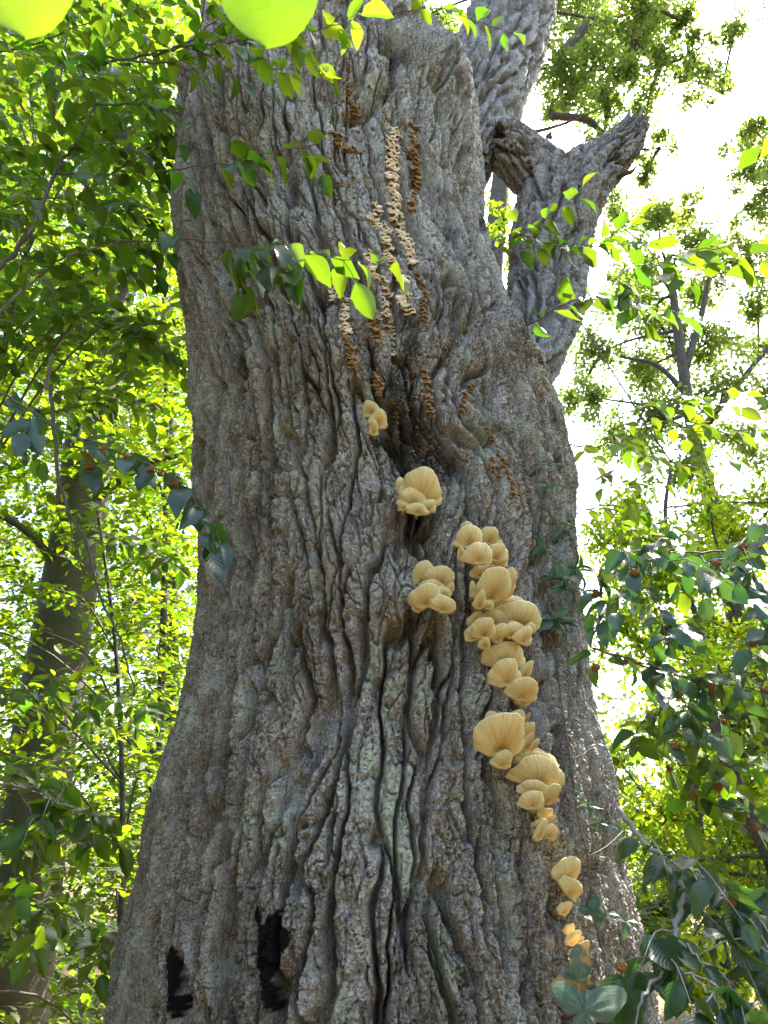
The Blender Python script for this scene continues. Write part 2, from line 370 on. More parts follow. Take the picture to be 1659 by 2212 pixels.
def blobmask(lst, soft=.5, seed=0):
    mk = np.zeros(U.shape); nzv = .35*fbm(U/.08, ZZ/.16, seed, 3)
    for px, py, r in lst:
        a, z0, m_ = uz(px, py); d = np.hypot(U-a, (ZZ-z0)*.8)/(r*m_); mk = np.maximum(mk, 1-sstep(1-soft, 1+soft, d + nzv))
    return mk
stain = blobmask([(885, 690, 26), (893, 740, 24), (880, 790, 32), (850, 840, 45), (880, 890, 55), (905, 940, 62), (930, 985, 50), (880, 985, 48), (830, 950, 32),
                  (965, 1010, 35), (1100, 640, 30), (1130, 700, 36), (1170, 780, 40), (1060, 580, 22), (1040, 480, 18), (905, 1110, 35), (890, 1150, 30), (1190, 900, 26), (1200, 1000, 24),
                  (700, 650, 24), (520, 780, 24), (860, 110, 24), (420, 185, 20), (1215, 1150, 26), (1240, 1300, 26), (1255, 1450, 24), (1280, 1650, 26), (900, 1330, 30)], .55, 40)
stain = np.maximum(stain*.9, .35*sstep(.2, .6, fbm(U/.16, ZZ/.5, 44, 3)))
lich = blobmask([(795, 1640, 24), (828, 1680, 34), (842, 1730, 40), (850, 1790, 40), (868, 1850, 36), (838, 1490, 16), (835, 1540, 14), (1210, 1090, 16), (1213, 1130, 14), (880, 1900, 20), (770, 1650, 16)], .6, 50)
lich = np.maximum(lich, .55*sstep(.25, .6, fbm(U/.12, ZZ/.2, 54, 3)))
cn = .022*fbm(U/.05, ZZ/.09, 60, 4)
char = np.zeros(U.shape)
for pts, wd in [([(586, 2000), (580, 2060), (586, 2085)], .040), ([(604, 1968), (594, 2005)], .020), ([(560, 1982), (574, 2020)], .018), ([(586, 2085), (590, 2130), (592, 2180)], .012), ([(604, 2005), (618, 2018), (622, 2040)], .007),
                ([(369, 2015), (364, 2060)], .010), ([(364, 2060), (361, 2120)], .017), ([(361, 2120), (358, 2175), (360, 2200)], .009)]:
    char = np.maximum(char, 1-sstep(.75, 1.1, (polyd(pts)+cn)/wd))
olive = np.clip(sstep(.35, -.75, U)*.8 + .7*fbm(U/.3, ZZ/.5, 70, 3), 0, 1)
crust = blobmask([(780, 350, 130), (820, 480, 140), (960, 430, 90), (720, 560, 100), (900, 620, 100), (1000, 850, 90), (1040, 960, 70), (1000, 1090, 60), (760, 1100, 90), (640, 450, 70), (840, 1750, 70), (1170, 1500, 50), (930, 300, 60)], .6, 80)
nr_, nc_ = U.shape
i, j = np.meshgrid(np.arange(nr_-1), np.arange(nc_), indexing='ij'); j2 = (j+1) % nc_
TF = np.stack([i*nc_+j, i*nc_+j2, (i+1)*nc_+j2, (i+1)*nc_+j], -1).reshape(-1, 4)
TV = VX.reshape(-1, 3)
OAK = empty('oak_tree', (xs[0], AY, 0), 'huge old oak with deeply furrowed grey bark and a broken side limb', 'tree')
part('trunk', TV, TF, M_BARK, OAK, smooth=False, attrs=dict(stain=stain.ravel(), lichen=lich.ravel(), char=char.ravel(), olive=olive.ravel(), crust=crust.ravel()))
sub = VX[::2, :690:2]; a_, b_ = sub.shape[:2]; i, j = np.meshgrid(np.arange(a_-1), np.arange(b_-1), indexing='ij')
BVH = BVHTree.FromPolygons(sub.reshape(-1, 3).tolist(), np.stack([i*b_+j, i*b_+j+1, (i+1)*b_+j+1, (i+1)*b_+j], -1).reshape(-1, 4).tolist())
def on_trunk(px, py):                               # point on the bark and the smooth outward normal
    d = nz(ray(px, py)); h = BVH.ray_cast(Vector(CAM), Vector(d))
    pt, t, z = hit_smooth(px, py)
    if h[0] is not None: pt = np.array(h[0])
    x, r = trunk_xr(np.array([pt[2]])); return pt, nz((pt[0]-x[0], pt[1]-AY, 0))

def limb(name, pts, rpx, mat_, parent, seed, k=.8, na=120, nl=150, amp=1., closed=True, ragged=0):
    c = spline([P(*p) for p in pts], nl); rp = np.interp(np.linspace(0, 1, nl), np.linspace(0, 1, len(rpx)), rpx)
    r = np.array([q*mpp(p) for q, p in zip(rp, c)])
    T = np.gradient(c, axis=0); T /= np.linalg.norm(T, axis=1)[:, None]
    L = np.r_[0, np.cumsum(np.linalg.norm(np.diff(c, axis=0), axis=1))]
    ref = np.array((0, 1., 0)); A = []; B = []
    for t in T: a = nz(ref-(ref@t)*t); ref = a; A.append(a); B.append(np.cross(t, a))
    A = np.array(A); B = np.array(B)
    ph = np.linspace(0, 2*math.pi, na+1)[:-1]
    PH, LL = np.meshgrid(ph, L); rr = r[:, None] + amp*bark_field(PH*r.mean(), LL, seed, k) + r[:, None]*.10*pn(PH*1.2+seed, LL*1.6, seed+30)*np.sin(PH/2)**2
    V = c[:, None] + rr[..., None]*(np.cos(PH)[..., None]*A[:, None]+np.sin(PH)[..., None]*B[:, None])
    if ragged:
        e = sstep(.9, 1, np.linspace(0, 1, nl))[:, None]; V = V + (e*ragged*pn(PH*3, PH*0+seed, seed+40))[..., None]*T[:, None]
    V = V.reshape(-1, 3)
    i, j = np.meshgrid(np.arange(nl-1), np.arange(na), indexing='ij'); j2 = (j+1) % na
    F = np.stack([i*na+j, i*na+j2, (i+1)*na+j2, (i+1)*na+j], -1).reshape(-1, 4).tolist()
    # closed broken end, hollowed a little
    end = (nl-1)*na; V2 = [V]; rings = 5
    for q in range(1, rings+1):
        f = 1-q/rings; ring = c[-1] + f*(V[end:end+na]-c[-1]) - T[-1]*r[-1]*.25*(1-f**2) + T[-1]*(r[-1]*.22*pn(np.cos(ph)*2*f+seed, np.sin(ph)*3*f, seed+9))[:, None]
        V2.append(ring)
        s0 = end+(q-1)*na
        F += [[s0+jj, s0+(jj+1) % na, s0+na+(jj+1) % na, s0+na+jj] for jj in range(na)]
    fm = np.zeros(len(F), int); fm[(nl-1)*na:] = 1
    return part(name, np.vstack(V2), F, [mat_, M_WOOD], parent, fmat=fm)
o = limb('limb', [(960, 360, 3.45), (1020, 240, 3.55), (1085, 90, 3.7), (1120, -40, 3.8), (1130, -220, 3.9)], [95, 98, 92, 88, 80], M_LIMB, OAK, 501); o['label'] = 'thick pale grey limb rising behind the right shoulder'
o = limb('limb', [(740, 330, 3.6), (735, 130, 3.9), (760, 0, 4.1), (790, -150, 4.3)], [90, 74, 58, 50], M_BARK, OAK, 502)
o = limb('limb', [(560, 330, 3.6), (530, 160, 3.9), (500, 30, 4.1), (480, -150, 4.3)], [90, 76, 60, 54], M_BARK, OAK, 503)
BL = limb('broken_limb', [(1090, 860, 3.3), (1145, 760, 3.42), (1172, 670, 3.5), (1180, 590, 3.5), (1193, 500, 3.5), (1212, 430, 3.5), (1225, 385, 3.5)],
          [60, 72, 82, 80, 82, 84, 70], M_LIMB, OAK, 504, amp=1.0); BL['label'] = 'dead broken side limb splitting into two stubs'
limb('stub', [(1215, 450, 3.5), (1178, 396, 3.48), (1130, 345, 3.42), (1090, 312, 3.38), (1066, 306, 3.36)], [70, 62, 56, 50, 44], M_LIMB, BL, 505, k=.6, nl=90, na=90, ragged=.10)
limb('stub', [(1215, 450, 3.5), (1255, 395, 3.5), (1300, 355, 3.5), (1340, 318, 3.48), (1366, 282, 3.46), (1374, 268, 3.46)], [72, 62, 50, 36, 30, 24], M_LIMB, BL, 506, k=.6, nl=90, na=90, ragged=.16, amp=1.4)
def splinter(pts, r0, parent):
    V, F = tube(spline([P(*p) for p in pts], 7), np.linspace(r0, .004, 7)*(1+.25*rng.standard_normal(7).clip(-1, 1)), 6); part('splinter', V, F, M_WOOD, parent, smooth=False)
for pts, r in [([(1355, 315, 3.45), (1378, 300, 3.43), (1396, 290, 3.42)], .03), ([(1345, 345, 3.45), (1372, 335, 3.43), (1392, 312, 3.42)], .03), ([(1335, 375, 3.46), (1362, 372, 3.44), (1378, 356, 3.43)], .035),
               ([(1360, 290, 3.45), (1366, 266, 3.44), (1362, 252, 3.44)], .03), ([(1375, 280, 3.45), (1390, 268, 3.44), (1396, 262, 3.44)], .02), ([(1185, 300, 3.4), (1188, 290, 3.38), (1192, 284, 3.37)], .03), ([(1215, 372, 3.45), (1232, 340, 3.43), (1243, 330, 3.43)], .05)]:
    splinter(pts, r, BL)

# ------------------------------------------------------------------ oyster mushrooms
def gill_material():
    m, n, l, b = mat('oyster_gills'); out = n['Material Output']
    uv = nd(n, 'ShaderNodeUVMap').outputs[0]; sx = nd(n, 'ShaderNodeSeparateXYZ'); l.new(uv, sx.inputs[0])
    cb = nd(n, 'ShaderNodeCombineXYZ'); l.new(mth(n, l, 'MULTIPLY', sx.outputs[0], 42.), cb.inputs[0]); l.new(mth(n, l, 'MULTIPLY', sx.outputs[1], 1.2), cb.inputs[1])
    l.new(nd(n, 'ShaderNodeObjectInfo').outputs['Random'], cb.inputs[2])
    st = noise(n, l, cb.outputs[0], 1., 3, .6)
    c = ramp(n, l, st, [(.30, (.76, .57, .20)), (.50, (.88, .72, .33)), (.72, (.93, .82, .50))])
    cen = mth(n, l, 'MULTIPLY', mth(n, l, 'SUBTRACT', 1., mth(n, l, 'MINIMUM', mth(n, l, 'MULTIPLY', mth(n, l, 'ABSOLUTE', sx.outputs[0]), 1.9), 1.)), mth(n, l, 'SUBTRACT', 1., mth(n, l, 'MULTIPLY', sx.outputs[1], .95)))
    c = mix(n, l, mth(n, l, 'MULTIPLY', cen, ramp(n, l, st, [(.35, (1,1,1)), (.65, (.45,.45,.45))])), c, (.56, .27, .07))
    hs = nd(n, 'ShaderNodeHueSaturation'); l.new(c, hs.inputs['Color'])
    mr = nd(n, 'ShaderNodeMapRange'); mr.inputs[3].default_value = .86; mr.inputs[4].default_value = 1.06; l.new(nd(n, 'ShaderNodeObjectInfo').outputs['Random'], mr.inputs[0]); l.new(mr.outputs[0], hs.inputs['Value'])
    l.new(hs.outputs[0], b.inputs['Base Color']); b.inputs['Roughness'].default_value = .7; b.inputs['Specular IOR Level'].default_value = .25
    l.new(bump(n, l, st, .8, .004), b.inputs['Normal'])
    t = nd(n, 'ShaderNodeBsdfTranslucent'); t.inputs[0].default_value = (.88, .72, .38, 1); mx = nd(n, 'ShaderNodeMixShader'); mx.inputs[0].default_value = .28
    l.new(b.outputs[0], mx.inputs[1]); l.new(t.outputs[0], mx.inputs[2]); l.new(mx.outputs[0], out.inputs[0]); return m
M_GILL = gill_material()
M_CAP = simple('oyster_cap', (.84, .72, .46), .55, (.76, .58, .30), 25)

def cap_mesh(x0, y0, x1, y1, tilt, order, parent, th_out=None, base=None):
    """one shell shaped cap, given by the box it fills (full-size photo pixels), growing out of the bark"""
    s = 1659/3024.; cx = (x0+x1)/2*s; w_ = (x1-x0)*s; h_ = (y1-y0)*s; bx, by = (cx - math.sin(tilt)*h_*.45, y1*s) if base is None else (base[0]*s, base[1]*s)
    A, nrm = on_trunk(min(bx, 1330), by); A = hit_smooth(min(bx, 1330), by)[0]; k = mpp(A); v = nz(A-CAM)
    out = .02 + .024*order
    B = A - v*out                                   # stands out from the bark, caps above lie closer to it
    T = np.array((-nrm[1], nrm[0], 0)); Lx = nz(.45*T + .55*np.array((1., 0, 0)))
    to = rng.uniform(.55, .85) if th_out is None else th_out
    Ux = math.cos(to)*np.array((0, 0, 1.)) + math.sin(to)*nz(nrm*.7+np.array((0, -.3, 0))); Np = np.cross(Lx, Ux); Np = nz(Np)
    kl = np.linalg.norm(Lx-(Lx@v)*v); ku = np.linalg.norm(Ux-(Ux@v)*v)
    ct, st = math.cos(tilt), math.sin(tilt)
    # unrotated width/height of the fan whose tilted box is w_ x h_
    W_, H_ = w_, h_
    na, ns = 66, 9
    a = np.linspace(-math.pi, math.pi, na+1)[:-1]; ss = np.linspace(0, 1, ns)
    f = rng.uniform(0, 6.28, 6); F0 = .16
    up = np.cos(a) > 0
    r = 1/np.sqrt((np.sin(a)/.5)**2 + (np.cos(a)/np.where(up, 1-F0, F0+.02))**2)
    r *= 1 + .055*np.sin(2*a+f[0]) + .045*np.sin(3*a+f[1]) + .03*np.sin(5*a+f[2]) + .018*np.sin(9*a+f[3]) + .012*rng.standard_normal(na)
    SS, AA = np.meshgrid(ss, a); Rr = r[:, None]*SS
    X = Rr*np.sin(AA)*W_; Yv = (F0 + Rr*np.cos(AA))*H_
    size = min(W_, H_)*.5 + .5*max(W_, H_)
    bow = size*(.02 + .16*np.sin(math.pi*np.minimum(1, SS*.80+.12)) - .10*SS**5) + size*.055*np.sin(3*AA+f[4])*SS**2 + size*.03*np.sin(6*AA+f[5])*SS**3
    gill = size*.0015*np.where(np.arange(na) % 2 == 0, 1, -1)[:, None]*np.sin(math.pi*np.clip(SS*1.02, 0, 1))
    thick = size*(.035 + .07*(1-SS)**1.2)
    Xr = X*ct + Yv*st; Yr = -X*st + Yv*ct
    def world(N): return B + (Xr*k/kl)[..., None]*Lx + (Yr*k/ku)[..., None]*Ux + (N*k)[..., None]*Np
    und = world(bow+gill); top = world(bow-thick)
    # rim ring pushed outward for a rounded lip
    rim = world(bow-thick*.5)[:, -1]; rim = rim + (rim-B)*.012
    V = np.vstack([und.reshape(-1, 3), top.reshape(-1, 3), rim]); o2 = na*ns; o3 = 2*na*ns
    Fc = []; fm = []
    for i in range(na):
        i2 = (i+1) % na
        for j in range(ns-1):
            Fc.append([i*ns+j, i*ns+j+1, i2*ns+j+1, i2*ns+j]); fm.append(0)
            Fc.append([o2+i*ns+j, o2+i2*ns+j, o2+i2*ns+j+1, o2+i*ns+j+1]); fm.append(1)
        Fc.append([i*ns+ns-1, o3+i, o3+i2, i2*ns+ns-1]); fm.append(1)
        Fc.append([o3+i, o2+i*ns+ns-1, o2+i2*ns+ns-1, o3+i2]); fm.append(1)
    uvv = np.vstack([np.stack([AA/math.pi*np.ones_like(SS), SS], -1).reshape(-1, 2)]*2 + [np.stack([a/math.pi, a*0+1], -1)])
    o = part('cap', V, Fc, [M_GILL, M_CAP], parent, fmat=fm, uv=uvv)
    # stem from the cap's focus back into the bark
    fo = und[0, 0]; inn = A + v*.07 - nrm*.03; mid = (fo*.55+inn*.45)
    rr = max(.007, size*k*.085); Vs, Fs = tube(spline([inn, mid, fo*.97+mid*.03], 7), rr*np.array([1.1, 1, .95, .9, .9, .9, .7]), 9)
    part('stem', Vs, Fs, M_GILL, o, uv=np.stack([np.linspace(-1, 1, len(Vs)), np.full(len(Vs), .4)], -1))

R = math.radians
CL = [
 ('small three-capped oyster mushroom cluster highest up the oak trunk', [(1421,1576,1496,1640,-.3),(1455,1612,1529,1684,.3),(1454,1652,1492,1716,.1)]),
 ('round oyster mushroom cluster with one broad cap behind smaller ones, beside the dark stain', [(1556,1878,1600,1945,-.2),(1563,1859,1742,1998,.1),(1606,1910,1684,1960,0),(1563,1921,1680,1995,-.05),(1660,1965,1717,2016,.3),(1565,1976,1609,2010,-.2),(1601,1983,1685,2028,.1)]),
 ('oyster mushroom cluster with a tiny knob-like cap sticking up on top', [(1812,2051,1861,2082,0),(1943,2125,1980,2156,.3),(1880,2075,1964,2145,.15),(1780,2073,1896,2158,-.1),(1932,2160,2002,2229,.35),(1796,2152,1829,2207,-.3),(1905,2135,1989,2210,.2),(1818,2138,1932,2222,-.02)]),
 ('isolated eight-capped oyster mushroom cluster left of the long mushroom column', [(1609,2217,1725,2311,-.15),(1660,2230,1791,2315,.1),(1650,2282,1750,2325,0),(1750,2297,1788,2340,.3),(1712,2308,1776,2358,.2),(1622,2363,1671,2408,-.1),(1606,2303,1731,2392,-.1),(1688,2350,1793,2410,.25)]),
 ('oyster mushroom cluster with curled ruffled caps folded together', [(1848,2222,1910,2275,-.2),(1883,2224,1970,2262,0),(1943,2241,2021,2350,.15),(1842,2293,1872,2355,-.25),(1853,2233,1985,2372,-.05),(1891,2360,1943,2398,.2),(1858,2328,1902,2399,.05)]),
 ('wide fan-shaped oyster mushroom cluster beside the creeper leaves', [(1942,2348,2077,2395,0),(1924,2363,2119,2475,.1),(1974,2433,2030,2470,0),(1963,2448,2054,2512,.15),(2060,2450,2106,2488,.4),(2019,2467,2092,2536,.3)]),
 ('rounded oyster mushroom cluster tucked under the wide fan-shaped one', [(1835,2406,1902,2462,-.2),(1891,2400,1981,2470,.15),(1826,2457,1887,2524,-.3),(1920,2458,1987,2527,.35),(1853,2428,1942,2514,-.02),(1880,2513,1927,2552,-.05)]),
 ('stepped oyster mushroom cluster of four large tiered caps', [(1895,2527,2063,2632,-.05),(2025,2600,2079,2680,.15),(1918,2598,2047,2703,-.05),(2027,2720,2086,2778,.05),(1981,2670,2108,2754,.2)]),
 ('oyster mushroom cluster with the largest yellow shell-shaped cap', [(1905,2802,1972,2850,-.1),(2054,2802,2077,2850,.2),(1967,2796,2057,2865,.1),(2043,2844,2097,2905,.2),(2086,2907,2117,2945,.5),(2043,2884,2086,2955,.05),(2003,2916,2054,2976,.35),(1857,2812,2048,2970,-.02),(1931,2942,1963,2974,0),(1931,2963,2014,3024,.15)]),
 ('tiered oyster mushroom stack with a broad flat yellow cap over smaller ones', [(2027,2943,2148,2995,.05),(2021,2963,2198,3022,.05),(2000,2985,2213,3092,.08),(2113,3086,2188,3160,.5),(2036,3072,2150,3128,.03),(2075,3150,2139,3192,.15),(2039,3119,2135,3184,-.02)]),
 ('small loose oyster mushroom cluster with sideways drooping caps below the stack', [(2112,3177,2173,3226,.4),(2144,3207,2180,3244,.6),(2095,3224,2153,3255,0),(2126,3245,2195,3297,.6),(2099,3227,2133,3311,.15)]),
 ('pair of oyster mushroom caps jutting sideways, one with a torn edge', [(2156,3383,2278,3473,.4),(2186,3459,2304,3521,.7)]),
 ('single small oyster mushroom cap growing in a bark furrow', [(2190,3543,2245,3598,.6)]),
 ('narrow column of small whitish oyster mushroom caps near the dying leaf', [(2211,3640,2262,3680,.2),(2219,3655,2270,3720,.2),(2270,3687,2297,3712,.3),(2236,3701,2300,3768,.2),(2247,3750,2308,3800,.3),(2266,3803,2308,3850,.4),(2291,3837,2321,3860,.3)])]
for lab, caps in CL:
    q = caps[len(caps)//2]; A, nrm = on_trunk((q[0]+q[2])/2*1659/3024, q[3]*1659/3024)
    e = empty('oyster_mushroom', A, lab, 'mushroom', 'oyster mushrooms on the oak trunk')
    for i, c in enumerate(caps): cap_mesh(*c, i*(6/len(caps) if len(caps) > 6 else 1), e)

# ------------------------------------------------------------------ small bracket fungi
def bracket_mesh(seed, cup=False):
    r_ = np.random.default_rng(seed); na = 9; a = np.linspace(-1.75, 1.75, na)
    V = []; F = []; fm = []
    rad = 1+.12*r_.standard_normal(na)
    rim = np.stack([np.sin(a)*rad*.55, -np.cos(a)*rad*.55 - .1, .10*np.cos(2.5*a+seed)+.05*r_.standard_normal(na)], -1)   # -Y is outwards
    rim_in = rim*np.array((.66, .66, 1)) + np.array((0, 0, -.10))
    back = np.array((0, .12, -.28)); topb = np.array((0, .12, .16))
    V = np.vstack([rim + (0, 0, .06), rim + (0, 0, -.10), rim_in, [back], [topb]]); nb = 3*na; nt_ = nb+1
    for i in range(na-1):
        F.append([nt_, i, i+1]); fm.append(0)
        F.append([i, na+i, na+i+1, i+1]); fm.append(0)
        F.append([na+i, 2*na+i, 2*na+i+1, na+i+1]); fm.append(0 if not cup else 1)
        F.append([2*na+i, nb, 2*na+i+1]); fm.append(1)
    return V, F, fm
M_BTOP = simple('bracket_margin', (.86, .74, .54), .8, (.74, .58, .36), 120)
M_BUND = simple('bracket_underside', (.23, .115, .055), .85, (.14, .07, .035), 160)
M_BTAN = simple('tan_bracket_margin', (.40, .25, .11), .8, (.25, .14, .06), 120)
BM = {}
for kind, m_ in (('pale', M_BTOP), ('tan', M_BTAN)):
    for q in range(4):
        V, F, fm = bracket_mesh(40+q, kind == 'tan'); BM[kind, q] = mesh_np('bracket_fungus', V, F, [m_, M_BUND], smooth=False, fmat=fm)
cols = [  # points (photo pixels), half width, step, size, kind, label
 ([(1562,510),(1540,560),(1536,620),(1545,690),(1552,760),(1552,830),(1572,900),(1605,970),(1617,1040)], 20, 7.6, 27, 'pale', 'pale-edged bracket fungus in the longest column below the fork'),
 ([(1629,493),(1627,560),(1630,640),(1640,700),(1632,770),(1625,840)], 17, 11, 22, 'tan', 'brown bracket fungus in the dark column beside the longest pale column'),
 ([(1477,800),(1468,850),(1476,885),(1512,900),(1518,955),(1535,1015),(1570,1070),(1598,1120),(1592,1180),(1612,1245)], 19, 8.8, 26, 'pale', 'pale-edged bracket fungus in the stepped column above the black stain'),
 ([(1451,985),(1462,1030),(1475,1080),(1508,1105),(1516,1150),(1520,1200),(1530,1245),(1540,1300),(1550,1345),(1548,1400)], 17, 9.5, 25, 'pale', 'pale-edged bracket fungus in the column ending above the topmost oyster cluster'),
 ([(1320,1014),(1335,1050),(1340,1085)], 10, 13, 20, 'pale', 'bracket fungus in the short column behind the hanging beech leaves'),
 ([(1287,1058),(1300,1110),(1313,1150),(1316,1190)], 12, 12, 21, 'pale', 'pale bracket fungus in the short column behind the drooping twig'),
 ([(1354,1172),(1364,1231),(1364,1309),(1374,1366),(1384,1410),(1393,1458)], 16, 9, 25, 'pale', 'pale bracket fungus in the straight single column furthest from the broken limb'),
 ([(1465,1217),(1470,1256),(1494,1318),(1487,1345)], 15, 13, 26, 'pale', 'large pale bracket fungus in the sparse column between two fuller ones'),
 ([(1484,1482),(1492,1521),(1475,1560)], 16, 9, 20, 'tan', 'tan bracket fungus just above the topmost oyster cluster'),
 ([(1644,1087),(1672,1135),(1670,1190),(1668,1217),(1672,1275)], 12, 13, 20, 'tan', 'brown bracket fungus in the thin column over the stained bark'),
 ([(1677,1463),(1682,1554),(1687,1612),(1711,1656)], 11, 15, 20, 'tan', 'brown bracket fungus in the black stained furrow'),
 ([(1858,1518),(1830,1575),(1822,1615)], 14, 11, 18, 'tan', 'brown bracket fungus in the slanting clump on grey bark'),
 ([(1923,1690),(1950,1760),(1980,1815),(2002,1875),(2040,1967)], 9, 13, 17, 'tan', 'brown bracket fungus in the slanting line towards the creeper'),
 ([(1942,1805),(1950,1840),(1966,1884)], 11, 13, 18, 'tan', 'brown bracket fungus in the short line beside the slanting one'),
 ([(1375,370),(1388,410),(1392,450),(1412,470)], 20, 11, 22, 'tan', 'tan bracket fungus in the clump beside the knotted scar'),
 ([(1320,530),(1345,570),(1375,590),(1395,600)], 20, 9, 24, 'tan', 'tan bracket fungus in the largest brown clump near the leafy twig')]
def bracket_frame(px, py, size):
    A, nrm = on_trunk(px*1659/3024, py*1659/3024); k = mpp(A)*1659/3024*size
    yaw = rng.uniform(-.7, .7); c_, s_ = math.cos(yaw), math.sin(yaw)
    yv = nz(-np.array((nrm[0]*c_-nrm[1]*s_, nrm[0]*s_+nrm[1]*c_, 0))); zv = nz(np.array((0, 0, 1.)) + .22*rng.standard_normal(3) - .75*yv); yv = nz(yv-(yv@zv)*zv); xv = np.cross(yv, zv)
    return A, np.stack([xv, yv, zv], 1)*k
cnt = 0; scatter = []
for pts, hw, step, size, kind, lab in cols:
    p = spline([(a, b, 0) for a, b in pts], 400); L = np.r_[0, np.cumsum(np.linalg.norm(np.diff(p, axis=0), axis=1))]
    t = 0
    while t < L[-1]:
        x = np.interp(t, L, p[:, 0]); y = np.interp(t, L, p[:, 1])
        x += rng.uniform(-hw, hw)*.8; y += rng.uniform(-4, 4); sz = size*1.45*rng.uniform(.7, 1.15)
        A, Rm = bracket_frame(x, y, sz)
        if cnt < 300:
            o = bpy.data.objects.new('bracket_fungus', BM[kind, rng.integers(4)]); COL.objects.link(o)
            M = np.eye(4); M[:3, :3] = Rm; M[:3, 3] = A; o.matrix_world = Matrix(M.tolist()); props(o, lab, 'bracket fungus', lab.replace('bracket fungus', 'bracket fungi'))
            cnt += 1
        else: scatter.append((A, Rm))
        t += step*rng.uniform(.75, 1.25)*.8
by = {}
for o in COL.objects:
    if o.name.startswith('bracket_fungus'): by.setdefault(o['label'], []).append(o)
for lab, lst in by.items():
    lst.sort(key=lambda q: q.matrix_world.translation.z)
    if len(lst) > 2: lst[-1]['label'] = 'topmost ' + lab; lst[0]['label'] = 'lowest ' + lab
# the small scattered rest, too many and too tiny to pick apart
for (cx, cy_, sx_, sy_, nn_) in [(1360, 500, 70, 110, 55), (1330, 700, 60, 130, 45), (1440, 620, 40, 160, 25), (1620, 1480, 60, 110, 50), (1590, 1640, 70, 60, 30), (1760, 1360, 60, 80, 25), (1680, 1760, 50, 60, 26), (1830, 1770, 30, 60, 16), (1800, 1450, 60, 90, 18), (1920, 2000, 20, 40, 12), (1400, 820, 60, 80, 20), (1370, 290, 20, 60, 14), (1525, 470, 20, 40, 14)]:
    for _ in range(nn_): scatter.append(bracket_frame(cx+rng.normal()*sx_*.6, cy_+rng.normal()*sy_*.6, rng.uniform(9, 17)))
V0, F0, fm0 = bracket_mesh(77, True); VV = []; FF = []; ff = []
for A, Rm in scatter: k0 = len(VV)*len(V0); VV.append(V0 @ Rm.T + A); FF += [[q+k0 for q in f] for f in F0]; ff += fm0
o = part('tiny_bracket_fungi', np.vstack(VV), FF, [M_BTAN, M_BUND], None, fmat=ff, smooth=False)
props(o, 'scattered tiny tan bracket fungi dotting the grey bark', 'bracket fungi', kind='stuff')

# ------------------------------------------------------------------ leaves
def leaf_template(nv=9, curl=.12, fold=.18, seed=0, wid=.30, wave=.02, blunt=False):
    r_ = np.random.default_rng(seed); V = []; UV = []
    us = (-1, -.5, 0, .5, 1); vv = np.linspace(0, 1, nv)
    for v in vv:
        w_ = wid*math.sin(math.pi*min(1, v**.82))**.82*(1-.15*v) + .004
        if blunt: w_ = wid*max(0, 1-abs(2*v-1)**2.6)**.5 + .004
        if 0 < v < 1: wl = w_*(1+(.012 if blunt else .06)*r_.standard_normal()); wr = w_*(1+(.012 if blunt else .06)*r_.standard_normal())
        else: wl = wr = w_
        for u in us:
            x = u*(wl if u < 0 else wr); z = abs(u)*w_*fold*2 - curl*(v-.3)**2*1.6 + wave*math.sin(9*v+2*u+seed)*abs(u) 
            V.append((x, v, z)); UV.append((u, v))
    F = [[i*5+j, i*5+j+1, (i+1)*5+j+1, (i+1)*5+j] for i in range(nv-1) for j in range(4)]
    # petiole
    k = len(V); V += [(-.008, -.10, .0), (.008, -.10, 0), (.008, .02, .004), (-.008, .02, .004)]; UV += [(0, 0)]*4; F.append([k, k+1, k+2, k+3])
    return np.array(V), F, np.array(UV)
LT = {}
for nm, m_ in (('leaf', M_LEAF), ('sunny', M_LEAFB), ('dark', M_LEAFD)):
    for q in range(5):
        V, F, uv = leaf_template(9, (.05, .25, -.1, .35, .15)[q], (.1, .3, .2, .05, .4)[q], q, (.30, .28, .31, .27, .29)[q], .03); LT[nm, q] = mesh_np('leaf', V, F, [m_], uv=uv)
def frame(ax, nr):
    y = nz(ax); z = nz(nr - (nr@y)*y); x = np.cross(y, z); return np.stack([x, y, z], 1)
def leaf_obj(parent, base, ax, nr, size, kind, me=None):
    o = bpy.data.objects.new('leaf', me or LT[kind, rng.integers(5)]); COL.objects.link(o); o.parent = parent
    M = np.eye(4); M[:3, :3] = frame(ax, nr)*size; M[:3, 3] = base - np.array(parent.location); o.matrix_basis = Matrix(M.tolist()); return o
def burr_mesh():
    import bmesh
    bm = bmesh.new(); bmesh.ops.create_icosphere(bm, subdivisions=3, radius=1)
    for v in bm.verts: v.co *= 1.0 + (.34 if random.random() < .3 else -.04); v.co.z *= 1.1
    me = bpy.data.meshes.new('husk'); bm.to_mesh(me); bm.free(); me.materials.append(M_BURR); return me
BURR = burr_mesh()
def burr(parent, p, s=.0085):
    o = bpy.data.objects.new('husk', BURR); COL.objects.link(o); o.parent = parent; o.location = [float(c) for c in (p - np.array(parent.location))]; s *= rng.uniform(.85, 1.2); o.scale = (s, s, s*1.1); o.rotation_euler = rng.uniform(0, 3, 3)
UP = np.array((0, 0, 1.))
